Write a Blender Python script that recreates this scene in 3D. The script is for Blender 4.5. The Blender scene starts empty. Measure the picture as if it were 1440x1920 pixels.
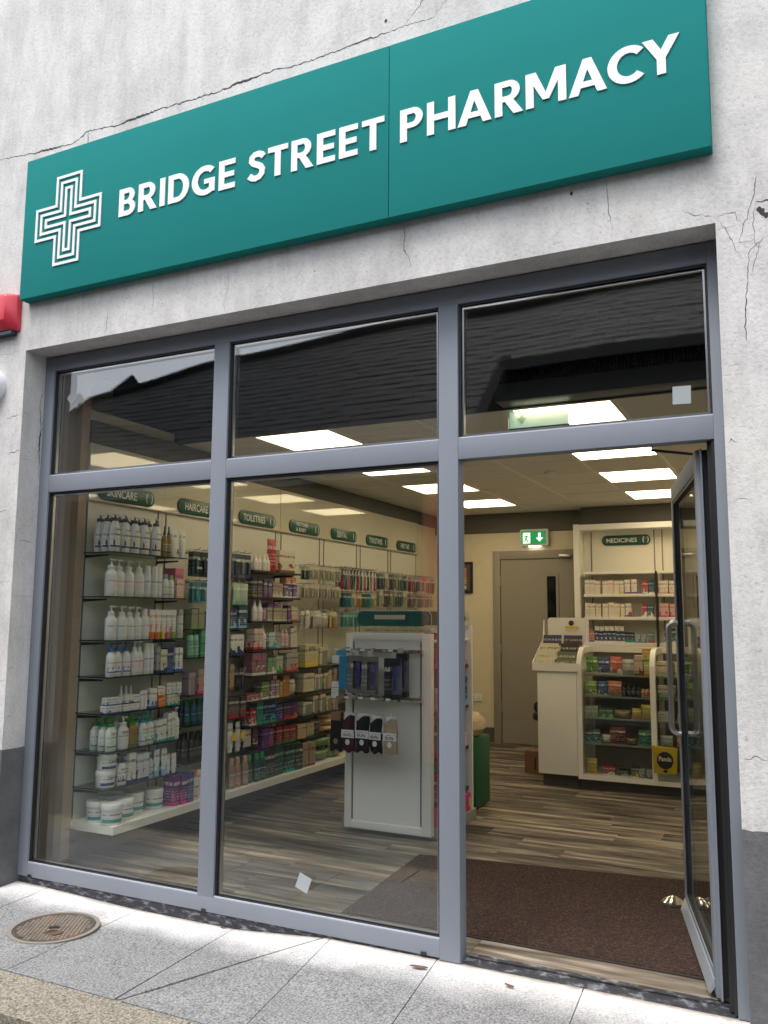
import bpy, bmesh, math, random
from mathutils import Vector, Matrix
R = math.radians
random.seed(7)
scene = bpy.context.scene
COL = scene.collection

# ------------------------------------------------------------------ camera, world, sun, exposure
cd = bpy.data.cameras.new('camera'); cam = bpy.data.objects.new('camera', cd); COL.objects.link(cam)
cd.sensor_fit = 'VERTICAL'; cd.sensor_height = 24.0; cd.lens = 19.766
cd.clip_start = 0.05; cd.clip_end = 3000
rx, uy, fw = (0.897997, 0.439954, 0.006496), (0.048195, -0.113024, 0.992423), (-0.437354, 0.89088, 0.122699)
M = Matrix(((rx[0], uy[0], -fw[0]), (rx[1], uy[1], -fw[1]), (rx[2], uy[2], -fw[2]))).to_4x4()
M.translation = Vector((3.93839, -3.46993, 1.42258)); cam.matrix_world = M
scene.camera = cam

SUN_EL, SUN_AZ = R(64), R(200)      # azimuth measured clockwise from +Y: the light comes over the street, a little from the left
w = bpy.data.worlds.new('World'); scene.world = w; w.use_nodes = True
wn = w.node_tree.nodes; wl = w.node_tree.links
sky = wn.new('ShaderNodeTexSky'); sky.sky_type = 'NISHITA'; sky.sun_disc = False
sky.sun_elevation = SUN_EL; sky.sun_rotation = SUN_AZ; sky.air_density = 1.0; sky.dust_density = 2.5; sky.ozone_density = 1.0
hs = wn.new('ShaderNodeHueSaturation'); hs.inputs['Saturation'].default_value = 0.4     # thin bright cloud: paler than clear sky
wl.new(sky.outputs[0], hs.inputs['Color'])
bg = wn['Background']; wl.new(hs.outputs[0], bg.inputs[0]); bg.inputs[1].default_value = 0.15
sd = bpy.data.lights.new('sun', 'SUN'); sd.energy = 0.75; sd.angle = R(24); sd.color = (1.0, 0.965, 0.92)
so = bpy.data.objects.new('sun', sd); COL.objects.link(so)
d = Vector((math.sin(SUN_AZ) * math.cos(SUN_EL), math.cos(SUN_AZ) * math.cos(SUN_EL), math.sin(SUN_EL)))
so.rotation_euler = d.to_track_quat('Z', 'Y').to_euler(); so.location = (0, -20, 30)
vs = scene.view_settings
scene.display_settings.display_device = 'sRGB'
vs.view_transform = 'Standard'; vs.look = 'None'; vs.gamma = 1.0; vs.use_curve_mapping = False; vs.exposure = 1.38
scene.cycles.max_bounces = 10; scene.cycles.transparent_max_bounces = 24; scene.cycles.diffuse_bounces = 5
scene.cycles.glossy_bounces = 5; scene.cycles.sample_clamp_indirect = 6

# ------------------------------------------------------------------ materials
MC = {}
def new_mat(name):
    m = bpy.data.materials.new(name); m.use_nodes = True
    nt = m.node_tree; return m, nt, nt.nodes, nt.links, nt.nodes['Principled BSDF']
def C4(c): return (c[0], c[1], c[2], 1.0)
def P(color, rough=0.5, metal=0.0, name='paint', spec=0.5, var=0.0):
    k = ('P', tuple(color), rough, metal, spec, var)
    if k in MC: return MC[k]
    m, nt, N, L, b = new_mat(name)
    b.inputs['Roughness'].default_value = rough; b.inputs['Metallic'].default_value = metal
    b.inputs['Specular IOR Level'].default_value = spec
    tc = N.new('ShaderNodeTexCoord'); nz = N.new('ShaderNodeTexNoise'); nz.inputs['Scale'].default_value = 9
    nz.inputs['Detail'].default_value = 4
    L.new(tc.outputs['Object'], nz.inputs['Vector'])
    mx = N.new('ShaderNodeMix'); mx.data_type = 'RGBA'
    v = var if var else 0.06
    mx.inputs[6].default_value = C4([x * (1 - v) for x in color]); mx.inputs[7].default_value = C4([min(1, x * (1 + v)) for x in color])
    L.new(nz.outputs[0], mx.inputs[0]); L.new(mx.outputs[2], b.inputs['Base Color'])
    MC[k] = m; return m
def math_node(N, L, op, a, b=None, clamp=False):
    n = N.new('ShaderNodeMath'); n.operation = op; n.use_clamp = clamp
    for i, v in enumerate((a, b)):
        if v is None: continue
        if isinstance(v, (int, float)): n.inputs[i].default_value = v
        else: L.new(v, n.inputs[i])
    return n.outputs[0]
# printed packaging: lines of small print, a bold word and a colour band, over the generated box of the mesh
def print_group():
    g = bpy.data.node_groups.new('packaging_print', 'ShaderNodeTree')
    for nm in ('Seed', 'Lines'):
        g.interface.new_socket(nm, in_out='INPUT', socket_type='NodeSocketFloat')
    for nm in ('Ink', 'Accent'):
        g.interface.new_socket(nm, in_out='OUTPUT', socket_type='NodeSocketFloat')
    N, L = g.nodes, g.links
    gi = N.new('NodeGroupInput'); go = N.new('NodeGroupOutput')
    tc = N.new('ShaderNodeTexCoord'); sp = N.new('ShaderNodeSeparateXYZ'); L.new(tc.outputs['Generated'], sp.inputs[0])
    mm = lambda op, a, b=None: math_node(N, L, op, a, b)
    u = mm('ADD', sp.outputs[0], sp.outputs[1]); v = sp.outputs[2]
    row = mm('FLOOR', mm('MULTIPLY', v, gi.outputs[1])); fr = mm('FRACT', mm('MULTIPLY', v, gi.outputs[1]))
    def noise(xs, ys, seedmul):
        cb = N.new('ShaderNodeCombineXYZ'); L.new(xs, cb.inputs[0]); L.new(ys, cb.inputs[1])
        L.new(mm('MULTIPLY', gi.outputs[0], seedmul), cb.inputs[2])
        nz = N.new('ShaderNodeTexNoise'); nz.inputs['Scale'].default_value = 1.0; nz.inputs['Detail'].default_value = 1
        L.new(cb.outputs[0], nz.inputs['Vector']); return nz.outputs[0]
    t = mm('GREATER_THAN', noise(mm('MULTIPLY', u, 26.0), mm('MULTIPLY', row, 5.3), 3.7), 0.5)
    t = mm('MULTIPLY', t, mm('LESS_THAN', fr, 0.5))
    t = mm('MULTIPLY', t, mm('GREATER_THAN', v, 0.16)); t = mm('MULTIPLY', t, mm('LESS_THAN', v, 0.56))
    t = mm('MULTIPLY', t, 0.42)
    bw = mm('GREATER_THAN', noise(mm('MULTIPLY', u, 17.0), mm('MULTIPLY', v, 4.0), 9.1), 0.48)
    bw = mm('MULTIPLY', bw, mm('GREATER_THAN', v, 0.68)); bw = mm('MULTIPLY', bw, mm('LESS_THAN', v, 0.79)); bw = mm('MULTIPLY', bw, 0.8)
    ink = mm('MAXIMUM', t, bw)
    ac = mm('LESS_THAN', v, 0.11)
    blob = mm('GREATER_THAN', noise(mm('MULTIPLY', u, 2.6), mm('MULTIPLY', v, 3.0), 5.9), 0.58)
    ac = mm('MAXIMUM', ac, mm('MULTIPLY', blob, mm('LESS_THAN', v, 0.42)))
    L.new(ink, go.inputs[0]); L.new(ac, go.inputs[1])
    return g
PG = print_group()
def PR(bgc, ink, acc, seed=0.0, lines=11.0, rough=0.4):
    k = ('PR', tuple(bgc), tuple(ink), tuple(acc), seed, lines, rough)
    if k in MC: return MC[k]
    m, nt, N, L, b = new_mat('printed_pack')
    g = N.new('ShaderNodeGroup'); g.node_tree = PG; g.inputs[0].default_value = seed + 0.37; g.inputs[1].default_value = lines
    a = N.new('ShaderNodeMix'); a.data_type = 'RGBA'; a.inputs[6].default_value = C4(bgc); a.inputs[7].default_value = C4(acc)
    c = N.new('ShaderNodeMix'); c.data_type = 'RGBA'; c.inputs[7].default_value = C4(ink)
    L.new(g.outputs[1], a.inputs[0]); L.new(a.outputs[2], c.inputs[6]); L.new(g.outputs[0], c.inputs[0])
    L.new(c.outputs[2], b.inputs['Base Color']); b.inputs['Roughness'].default_value = rough
    MC[k] = m; return m
def glassmat(name, tint, ior, wav=0.0, wscale=0.8, rough=0.0):
    m = bpy.data.materials.new(name); m.use_nodes = True; nt = m.node_tree; N, L = nt.nodes, nt.links; N.clear()
    o = N.new('ShaderNodeOutputMaterial'); mx = N.new('ShaderNodeMixShader')
    lw = N.new('ShaderNodeLayerWeight'); lw.inputs[0].default_value = 0.5; f0 = ((ior - 1) / (ior + 1)) ** 2
    pw = math_node(N, L, 'POWER', lw.outputs['Facing'], 5.0); fr = math_node(N, L, 'ADD', math_node(N, L, 'MULTIPLY', pw, 1 - f0), f0)
    t = N.new('ShaderNodeBsdfTransparent'); t.inputs[0].default_value = C4(tint)
    g = N.new('ShaderNodeBsdfGlossy'); g.inputs['Roughness'].default_value = rough
    L.new(fr, mx.inputs[0]); L.new(t.outputs[0], mx.inputs[1]); L.new(g.outputs[0], mx.inputs[2]); L.new(mx.outputs[0], o.inputs[0])
    if wav:
        tc = N.new('ShaderNodeTexCoord'); nz = N.new('ShaderNodeTexNoise'); nz.inputs['Scale'].default_value = wscale; nz.inputs['Detail'].default_value = 0
        bp = N.new('ShaderNodeBump'); bp.inputs['Distance'].default_value = wav; bp.inputs['Strength'].default_value = 1
        L.new(tc.outputs['Object'], nz.inputs['Vector']); L.new(nz.outputs[0], bp.inputs['Height']); L.new(bp.outputs[0], g.inputs['Normal'])
    return m
GLASS = glassmat('window_glass', (0.95, 0.97, 0.955), 2.05, 0.003, 1.3)
DGLASS = glassmat('door_glass', (0.90, 0.93, 0.91), 1.7, 0.001, 1.2)
SGLASS = glassmat('shelf_glass', (0.55, 0.66, 0.60), 1.5)
ACRYL = glassmat('clear_acrylic', (0.93, 0.96, 0.95), 1.45)
BLIST = glassmat('blister_plastic', (0.82, 0.84, 0.84), 1.6, 0.003, 40, 0.12)

def ramp(N, L, src, stops):
    r = N.new('ShaderNodeValToRGB'); e = r.color_ramp.elements
    e[0].position, e[0].color = stops[0][0], C4(stops[0][1]); e[1].position, e[1].color = stops[1][0], C4(stops[1][1])
    for p, c in stops[2:]:
        x = e.new(p); x.color = C4(c)
    L.new(src, r.inputs[0]); return r.outputs[0]
def noise(N, L, vec, scale, detail=6, rough=0.6, mapping=None):
    if mapping:
        mp = N.new('ShaderNodeMapping'); mp.inputs['Scale'].default_value = mapping; L.new(vec, mp.inputs[0]); vec = mp.outputs[0]
    n = N.new('ShaderNodeTexNoise'); n.inputs['Scale'].default_value = scale; n.inputs['Detail'].default_value = detail
    n.inputs['Roughness'].default_value = rough; L.new(vec, n.inputs['Vector']); return n.outputs[0]
def mixc(N, L, f, a, b, mode='MIX'):
    x = N.new('ShaderNodeMix'); x.data_type = 'RGBA'; x.blend_type = mode
    for i, v in ((0, f), (6, a), (7, b)):
        if isinstance(v, (int, float)): x.inputs[i].default_value = v
        elif isinstance(v, tuple): x.inputs[i].default_value = C4(v)
        else: L.new(v, x.inputs[i])
    return x.outputs[2]

def render_wall_mat():
    m, nt, N, L, b = new_mat('weathered_white_render')
    tc = N.new('ShaderNodeTexCoord'); v = tc.outputs['Object']; sp = N.new('ShaderNodeSeparateXYZ'); L.new(v, sp.inputs[0])
    cloud = noise(N, L, v, 2.2, 8, 0.68)
    base = ramp(N, L, cloud, [(0.3, (0.53, 0.518, 0.50)), (0.68, (0.72, 0.705, 0.68)), (0.5, (0.645, 0.63, 0.608))])
    streak = noise(N, L, v, 3.0, 6, 0.65, (3.2, 3.2, 0.7))
    base = mixc(N, L, 0.42, base, ramp(N, L, streak, [(0.34, (0.62, 0.615, 0.6)), (0.6, (1, 1, 1))]), 'MULTIPLY')
    fine = noise(N, L, v, 70, 5, 0.75)
    base = mixc(N, L, 0.6, base, ramp(N, L, fine, [(0.33, (0.68, 0.68, 0.67)), (0.52, (1, 1, 1))]), 'MULTIPLY')
    vo = N.new('ShaderNodeTexVoronoi'); vo.inputs['Scale'].default_value = 30; L.new(v, vo.inputs['Vector'])
    pit = ramp(N, L, vo.outputs['Distance'], [(0.0, (1, 1, 1)), (0.2, (0, 0, 0))])
    thin = ramp(N, L, noise(N, L, v, 8, 3), [(0.46, (0, 0, 0)), (0.6, (1, 1, 1))])
    pit = mixc(N, L, 1.0, pit, thin, 'MULTIPLY')
    base = mixc(N, L, pit, base, (0.33, 0.31, 0.29))
    yel = ramp(N, L, noise(N, L, v, 1.1, 4), [(0.55, (0, 0, 0)), (0.75, (0.35, 0.35, 0.35))])
    base = mixc(N, L, yel, base, (0.70, 0.665, 0.58))
    # the painted dark plinth below 0.687 m
    edge = math_node(N, L, 'ADD', sp.outputs[2], math_node(N, L, 'MULTIPLY', noise(N, L, v, 25, 2), 0.012))
    isp = math_node(N, L, 'LESS_THAN', edge, 0.692)
    pl = ramp(N, L, noise(N, L, v, 5, 8, 0.7), [(0.3, (0.085, 0.086, 0.09)), (0.7, (0.15, 0.15, 0.152))])
    pl = mixc(N, L, 0.5, pl, ramp(N, L, fine, [(0.35, (0.75, 0.75, 0.75)), (0.6, (1.15, 1.15, 1.15))]), 'MULTIPLY')
    base = mixc(N, L, isp, base, pl)
    L.new(base, b.inputs['Base Color']); b.inputs['Roughness'].default_value = 0.88
    bp = N.new('ShaderNodeBump'); bp.inputs['Distance'].default_value = 0.004; bp.inputs['Strength'].default_value = 0.7
    h = math_node(N, L, 'ADD', fine, math_node(N, L, 'MULTIPLY', cloud, 1.5)); L.new(h, bp.inputs['Height']); L.new(bp.outputs[0], b.inputs['Normal'])
    return m
def granite_mat(name, dark, mid, light, yellow=0.0, pale=True):
    m, nt, N, L, b = new_mat(name)
    g = N.new('ShaderNodeNewGeometry'); v = g.outputs['Position']; sp = N.new('ShaderNodeSeparateXYZ'); L.new(v, sp.inputs[0])
    sp1 = noise(N, L, v, 120, 4, 0.75)
    base = ramp(N, L, sp1, [(0.36, dark), (0.62, light), (0.47, mid)])
    s2 = noise(N, L, v, 60, 3, 0.6)
    base = mixc(N, L, 0.5, base, ramp(N, L, s2, [(0.36, (0.7, 0.7, 0.72)), (0.58, (1.05, 1.05, 1.04))]), 'MULTIPLY')
    cl = noise(N, L, v, 5, 4)
    base = mixc(N, L, 0.6, base, ramp(N, L, cl, [(0.3, (0.8, 0.8, 0.8)), (0.65, (1.1, 1.1, 1.08))]), 'MULTIPLY')
    if pale:   # bright light along the shopfront, painted into the stone as a paler band
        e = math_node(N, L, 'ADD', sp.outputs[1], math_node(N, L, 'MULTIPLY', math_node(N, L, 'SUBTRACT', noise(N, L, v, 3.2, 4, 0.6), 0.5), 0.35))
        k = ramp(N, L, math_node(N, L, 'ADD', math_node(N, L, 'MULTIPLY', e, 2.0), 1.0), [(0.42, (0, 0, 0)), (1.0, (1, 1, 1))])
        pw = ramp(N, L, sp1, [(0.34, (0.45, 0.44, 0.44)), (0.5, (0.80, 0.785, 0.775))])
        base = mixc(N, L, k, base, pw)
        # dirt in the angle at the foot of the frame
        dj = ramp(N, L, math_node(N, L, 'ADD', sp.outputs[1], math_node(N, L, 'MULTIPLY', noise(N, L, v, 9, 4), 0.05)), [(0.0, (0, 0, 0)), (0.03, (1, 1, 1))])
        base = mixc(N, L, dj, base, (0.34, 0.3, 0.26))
    L.new(base, b.inputs['Base Color']); b.inputs['Roughness'].default_value = 0.72
    bp = N.new('ShaderNodeBump'); bp.inputs['Distance'].default_value = 0.0015; L.new(sp1, bp.inputs['Height']); L.new(bp.outputs[0], b.inputs['Normal'])
    return m
def plank_mat():
    m, nt, N, L, b = new_mat('grey_oak_vinyl')
    g = N.new('ShaderNodeNewGeometry'); oi = N.new('ShaderNodeObjectInfo')
    ad = N.new('ShaderNodeVectorMath'); ad.operation = 'ADD'; sc_ = N.new('ShaderNodeVectorMath'); sc_.operation = 'SCALE'
    cb = N.new('ShaderNodeCombineXYZ'); L.new(oi.outputs['Random'], cb.inputs[0]); L.new(oi.outputs['Random'], cb.inputs[2])
    L.new(cb.outputs[0], sc_.inputs[0]); sc_.inputs['Scale'].default_value = 31; L.new(g.outputs['Position'], ad.inputs[0]); L.new(sc_.outputs[0], ad.inputs[1])
    v = ad.outputs[0]
    n1 = noise(N, L, v, 2.4, 8, 0.62, (0.5, 5.5, 1))
    base = ramp(N, L, n1, [(0.36, (0.020, 0.017, 0.015)), (0.64, (0.40, 0.355, 0.30)), (0.5, (0.15, 0.128, 0.105))])
    n2 = noise(N, L, v, 6.0, 5, 0.7, (0.8, 12.0, 1))
    base = mixc(N, L, 0.55, base, ramp(N, L, n2, [(0.3, (0.62, 0.62, 0.62)), (0.65, (1.15, 1.15, 1.15))]), 'MULTIPLY')
    tone = ramp(N, L, oi.outputs['Random'], [(0.0, (0.55, 0.55, 0.57)), (1.0, (1.35, 1.33, 1.27))])
    base = mixc(N, L, 1.0, base, tone, 'MULTIPLY')
    L.new(base, b.inputs['Base Color']); b.inputs['Roughness'].default_value = 0.42
    return m
def loop_mat():
    m, nt, N, L, b = new_mat('brown_loop_matting')
    g = N.new('ShaderNodeNewGeometry'); v = g.outputs['Position']
    n1 = noise(N, L, v, 80, 5, 0.82)
    base = ramp(N, L, n1, [(0.38, (0.004, 0.002, 0.0015)), (0.64, (0.15, 0.068, 0.045)), (0.52, (0.042, 0.019, 0.013))])
    n2 = noise(N, L, v, 5, 4)
    base = mixc(N, L, 0.6, base, ramp(N, L, n2, [(0.3, (0.7, 0.68, 0.68)), (0.7, (1.2, 1.15, 1.1))]), 'MULTIPLY')
    L.new(base, b.inputs['Base Color']); b.inputs['Roughness'].default_value = 0.95
    bp = N.new('ShaderNodeBump'); bp.inputs['Distance'].default_value = 0.012; L.new(n1, bp.inputs['Height']); L.new(bp.outputs[0], b.inputs['Normal'])
    return m
def mottled(name, stops, scale, rough, bump=0.0, mapping=None, detail=6):
    m, nt, N, L, b = new_mat(name)
    tc = N.new('ShaderNodeTexCoord'); n1 = noise(N, L, tc.outputs['Object'], scale, detail, 0.65, mapping)
    L.new(ramp(N, L, n1, stops), b.inputs['Base Color']); b.inputs['Roughness'].default_value = rough
    if bump:
        bp = N.new('ShaderNodeBump'); bp.inputs['Distance'].default_value = bump; L.new(n1, bp.inputs['Height']); L.new(bp.outputs[0], b.inputs['Normal'])
    return m
def emis(name, col, s):
    m, nt, N, L, b = new_mat(name)
    b.inputs['Base Color'].default_value = (0.8, 0.8, 0.8, 1); b.inputs['Emission Color'].default_value = C4(col); b.inputs['Emission Strength'].default_value = s
    return m
WALL = render_wall_mat()
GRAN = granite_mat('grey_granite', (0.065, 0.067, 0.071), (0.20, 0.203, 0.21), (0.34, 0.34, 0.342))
KERBM = granite_mat('buff_granite', (0.05, 0.043, 0.036), (0.21, 0.19, 0.15), (0.40, 0.37, 0.29), pale=False)
PLANK = plank_mat(); LOOP = loop_mat()
FRAME = P((0.210, 0.232, 0.266), 0.6, name='blue_grey_frame_paint', spec=0.3, var=0.04)
GASK = P((0.012, 0.012, 0.014), 0.5, name='black_gasket'); BLACK = P((0.015, 0.015, 0.017), 0.45, name='black')
DKGREY = P((0.10, 0.097, 0.088), 0.6, name='dark_grey_paint'); CREAM = P((0.70, 0.64, 0.48), 0.7, name='cream_wall')
PANEL = P((0.74, 0.72, 0.63), 0.35, name='cream_laminate', var=0.02); HEADER = P((0.70, 0.66, 0.54), 0.04, spec=0.9, name='glossy_cream_header', var=0.02)
WHITE = P((0.78, 0.78, 0.74), 0.35, name='white_laminate', var=0.02); TILE = mottled('ceiling_tile', [(0.3, (0.66, 0.64, 0.6)), (0.7, (0.74, 0.72, 0.68))], 40, 0.95)
DOORG = P((0.30, 0.28, 0.235), 0.5, name='grey_door_paint'); CHROME = P((0.75, 0.75, 0.76), 0.14, 1.0, name='polished_steel')
BRUSH = P((0.52, 0.52, 0.54), 0.3, 1.0, name='brushed_steel'); TEAL = mottled('teal_sign_paint', [(0.3, (0.018, 0.20, 0.186)), (0.7, (0.020, 0.212, 0.198))], 1.3, 0.85)
TEAL.node_tree.nodes['Principled BSDF'].inputs['Specular IOR Level'].default_value = 0.04
SIGNG = P((0.012, 0.085, 0.062), 0.3, name='dark_green_sign'); LETW = P((0.82, 0.82, 0.80), 0.4, name='white_letter')
ASPH = mottled('asphalt', [(0.3, (0.025, 0.025, 0.027)), (0.7, (0.07, 0.07, 0.072))], 60, 0.9, 0.004)
LITE = emis('light_diffuser', (1.0, 0.80, 0.50), 3.0)
CRACK = P((0.055, 0.048, 0.042), 0.95, name='crack_shadowed_depth')
BLACKST = mottled('dirty_black_stone', [(0.3, (0.012, 0.013, 0.017)), (0.72, (0.30, 0.31, 0.33)), (0.52, (0.03, 0.032, 0.04))], 26, 0.6, 0.004, (0.7, 1, 2))

# ------------------------------------------------------------------ mesh builder
class MB:
    def __init__(s): s.v = []; s.f = []; s.m = []; s.mats = []
    def mi(s, m):
        if m not in s.mats: s.mats.append(m)
        return s.mats.index(m)
    def face(s, pts, m):
        i = len(s.v); s.v += [tuple(p) for p in pts]; s.f.append(tuple(range(i, i + len(pts)))); s.m.append(s.mi(m)); return s
    def box(s, x0, x1, y0, y1, z0, z1, m, front=None, ch=0.0):
        """front: material of the +X face (and the -Y side when given as a pair)"""
        i = len(s.v); k = s.mi(m)
        s.v += [(x0, y0, z0), (x1, y0, z0), (x1, y1, z0), (x0, y1, z0), (x0, y0, z1), (x1, y0, z1), (x1, y1, z1), (x0, y1, z1)]
        fs = [(0, 3, 2, 1), (4, 5, 6, 7), (0, 1, 5, 4), (1, 2, 6, 5), (2, 3, 7, 6), (3, 0, 4, 7)]
        ms = [k] * 6
        if front is not None: ms[3] = s.mi(front)
        s.f += [tuple(i + a for a in f) for f in fs]; s.m += ms; return s
    def prism(s, pts, a, b, axis, m, mcap=None):
        """pts: 2-D polygon; axis 0: (y,z) pts run along x from a to b; 1: (x,z) along y; 2: (x,y) along z"""
        def mk(p, t): return (t, p[0], p[1]) if axis == 0 else ((p[0], t, p[1]) if axis == 1 else (p[0], p[1], t))
        i = len(s.v); n = len(pts); k = s.mi(m); kc = s.mi(mcap or m)
        s.v += [mk(p, a) for p in pts] + [mk(p, b) for p in pts]
        s.f.append(tuple(range(i, i + n))); s.f.append(tuple(i + n + j for j in reversed(range(n)))); s.m += [kc, kc]
        for j in range(n):
            s.f.append((i + j, i + n + j, i + n + (j + 1) % n, i + (j + 1) % n)); s.m.append(k)
        return s
    def lathe(s, prof, m, cx=0, cy=0, sx=1, sy=1, seg=12, a0=0, a1=360, caps=True):
        i = len(s.v); full = (a1 - a0) >= 360; n = seg if full else seg + 1; k = s.mi(m)
        for r, z in prof:
            for j in range(n):
                t = R(a0 + (a1 - a0) * j / seg); s.v.append((cx + sx * r * math.cos(t), cy + sy * r * math.sin(t), z))
        for p in range(len(prof) - 1):
            for j in range(seg):
                a = i + p * n + j; b = i + p * n + (j + 1) % n; s.f.append((a, b, b + n, a + n)); s.m.append(k)
        if caps and full:
            s.f.append(tuple(i + j for j in reversed(range(n)))); s.m.append(k)
            s.f.append(tuple(i + (len(prof) - 1) * n + j for j in range(n))); s.m.append(k)
        return s
    def tube(s, path, r, m, seg=8):
        pts = [Vector(p) for p in path]; i = len(s.v); k = s.mi(m); up = Vector((0.013, 0.021, 1))
        for q, p in enumerate(pts):
            d = (pts[min(q + 1, len(pts) - 1)] - pts[max(q - 1, 0)]).normalized()
            a = d.cross(up)
            if a.length < 0.05: a = d.cross(Vector((1, 0.01, 0)))
            a.normalize(); b = d.cross(a); up = -b if abs((-b).dot(up)) > 0.5 else up
            rr = r[q] if isinstance(r, (list, tuple)) else r
            for j in range(seg):
                t = 2 * math.pi * j / seg; s.v.append(tuple(p + a * rr * math.cos(t) + b * rr * math.sin(t)))
        for q in range(len(pts) - 1):
            for j in range(seg):
                a = i + q * seg + j; b = i + q * seg + (j + 1) % seg; s.f.append((a, b, b + seg, a + seg)); s.m.append(k)
        s.f.append(tuple(i + j for j in reversed(range(seg)))); s.m.append(k)
        s.f.append(tuple(i + (len(pts) - 1) * seg + j for j in range(seg))); s.m.append(k)
        return s
    def mesh(s, name, smooth=False, bevel=0.0):
        me = bpy.data.meshes.new(name); me.from_pydata(s.v, [], s.f)
        for m in s.mats: me.materials.append(m)
        me.polygons.foreach_set('material_index', s.m)
        if bevel:
            bm = bmesh.new(); bm.from_mesh(me); bmesh.ops.remove_doubles(bm, verts=bm.verts, dist=1e-5)
            bmesh.ops.bevel(bm, geom=[e for e in bm.edges if len(e.link_faces) == 2 and e.calc_face_angle(0) > 0.5], offset=bevel, segments=2, affect='EDGES', profile=0.6)
            bm.to_mesh(me); bm.free(); smooth = True
        else:
            bm = bmesh.new(); bm.from_mesh(me); bmesh.ops.recalc_face_normals(bm, faces=bm.faces); bm.to_mesh(me); bm.free()
        if smooth:
            me.polygons.foreach_set('use_smooth', [True] * len(me.polygons)); me.set_sharp_from_angle(angle=0.7)
        me.update(); return me
def obj(name, me, parent=None, loc=(0, 0, 0), rz=0.0, kind=None, **props):
    if isinstance(me, MB): me = me.mesh(name)
    o = bpy.data.objects.new(name, me); COL.objects.link(o); o.location = loc; o.rotation_euler = (0, 0, rz)
    if parent is not None: o.parent = parent
    if kind: o['kind'] = kind
    for k, v in props.items(): o[k] = v
    return o
def empty(name, loc=(0, 0, 0), rz=0.0, **props):
    o = bpy.data.objects.new(name, None); COL.objects.link(o); o.location = loc; o.rotation_euler = (0, 0, rz); o.empty_display_size = 0.1
    for k, v in props.items(): o[k] = v
    return o
def tag(o, label, cat, group=None):
    o['label'] = label; o['category'] = cat
    if group: o['group'] = group
    return o
def box(name, x0, x1, y0, y1, z0, z1, m, parent=None, bevel=0.0, kind=None, **pr):
    return obj(name, MB().box(x0, x1, y0, y1, z0, z1, m).mesh(name, bevel=bevel), parent, kind=kind, **pr)
# flat or raised lettering: a mesh in the local frame facing +X, text running along +Y, base line at z 0
def text_raw(s, bold=0.0, ex=0.0, spacing=1.0):
    cu = bpy.data.curves.new('t', 'FONT'); cu.body = s; cu.size = 1.0; cu.extrude = ex; cu.offset = bold; cu.space_character = spacing
    cu.resolution_u = 4
    o = bpy.data.objects.new('t', cu); COL.objects.link(o); dg = bpy.context.evaluated_depsgraph_get(); dg.update()
    me = bpy.data.meshes.new_from_object(o.evaluated_get(dg)); vs_ = [tuple(v.co) for v in me.vertices]; fs = [tuple(p.vertices) for p in me.polygons]
    bpy.data.objects.remove(o); bpy.data.curves.remove(cu); bpy.data.meshes.remove(me); return vs_, fs
TCACHE = {}
def text_mesh(s, h, m, wid=None, depth=0.0, bold=0.0, center=True, name='lettering'):
    k = (s, bold, depth > 0)
    if k not in TCACHE: TCACHE[k] = text_raw(s, bold, 0.5 if depth > 0 else 0.0)
    vs_, fs = TCACHE[k]
    xs = [v[0] for v in vs_]; ys = [v[1] for v in vs_]; x0, x1 = min(xs), max(xs); y0 = 0.0 if '\n' not in s else min(ys); y1 = max(ys)
    k1 = h / (y1 - y0); kx = k1 if wid is None else wid / (x1 - x0); off = (x1 - x0) / 2 if center else 0
    me = bpy.data.meshes.new(name)
    me.from_pydata([((v[2] + 0.5) * depth if depth else 0.0, (v[0] - x0 - off) * kx, (v[1] - y0) * k1) for v in vs_], [], fs)
    me.materials.append(m); me.update(); return me
def split_islands(me):
    n = len(me.vertices); par = list(range(n))
    def find(a):
        while par[a] != a: par[a] = par[par[a]]; a = par[a]
        return a
    for e in me.edges:
        a, b = find(e.vertices[0]), find(e.vertices[1])
        if a != b: par[a] = b
    gr = {}
    for p in me.polygons: gr.setdefault(find(p.vertices[0]), []).append(p)
    out = []
    for k, ps in gr.items():
        ids = sorted({i for p in ps for i in p.vertices}); mp = {a: i for i, a in enumerate(ids)}
        nm = bpy.data.meshes.new('letter'); nm.from_pydata([tuple(me.vertices[i].co) for i in ids], [], [tuple(mp[i] for i in p.vertices) for p in ps])
        nm.materials.append(me.materials[0]); nm.update(); out.append((min(v.co.y for v in nm.vertices), nm))
    out.sort(key=lambda t: t[0]); return [m for _, m in out]
def rrect(x0, x1, z0, z1, r, n=6):
    pts = []
    for cx, cz, a in ((x1 - r, z0 + r, -90), (x1 - r, z1 - r, 0), (x0 + r, z1 - r, 90), (x0 + r, z0 + r, 180)):
        for i in range(n + 1):
            t = R(a + 90 * i / n); pts.append((cx + r * math.cos(t), cz + r * math.sin(t)))
    return pts
ORD = ['first', 'second', 'third', 'fourth', 'fifth', 'sixth', 'seventh', 'eighth', 'ninth', 'tenth', 'eleventh', 'twelfth']

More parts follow.
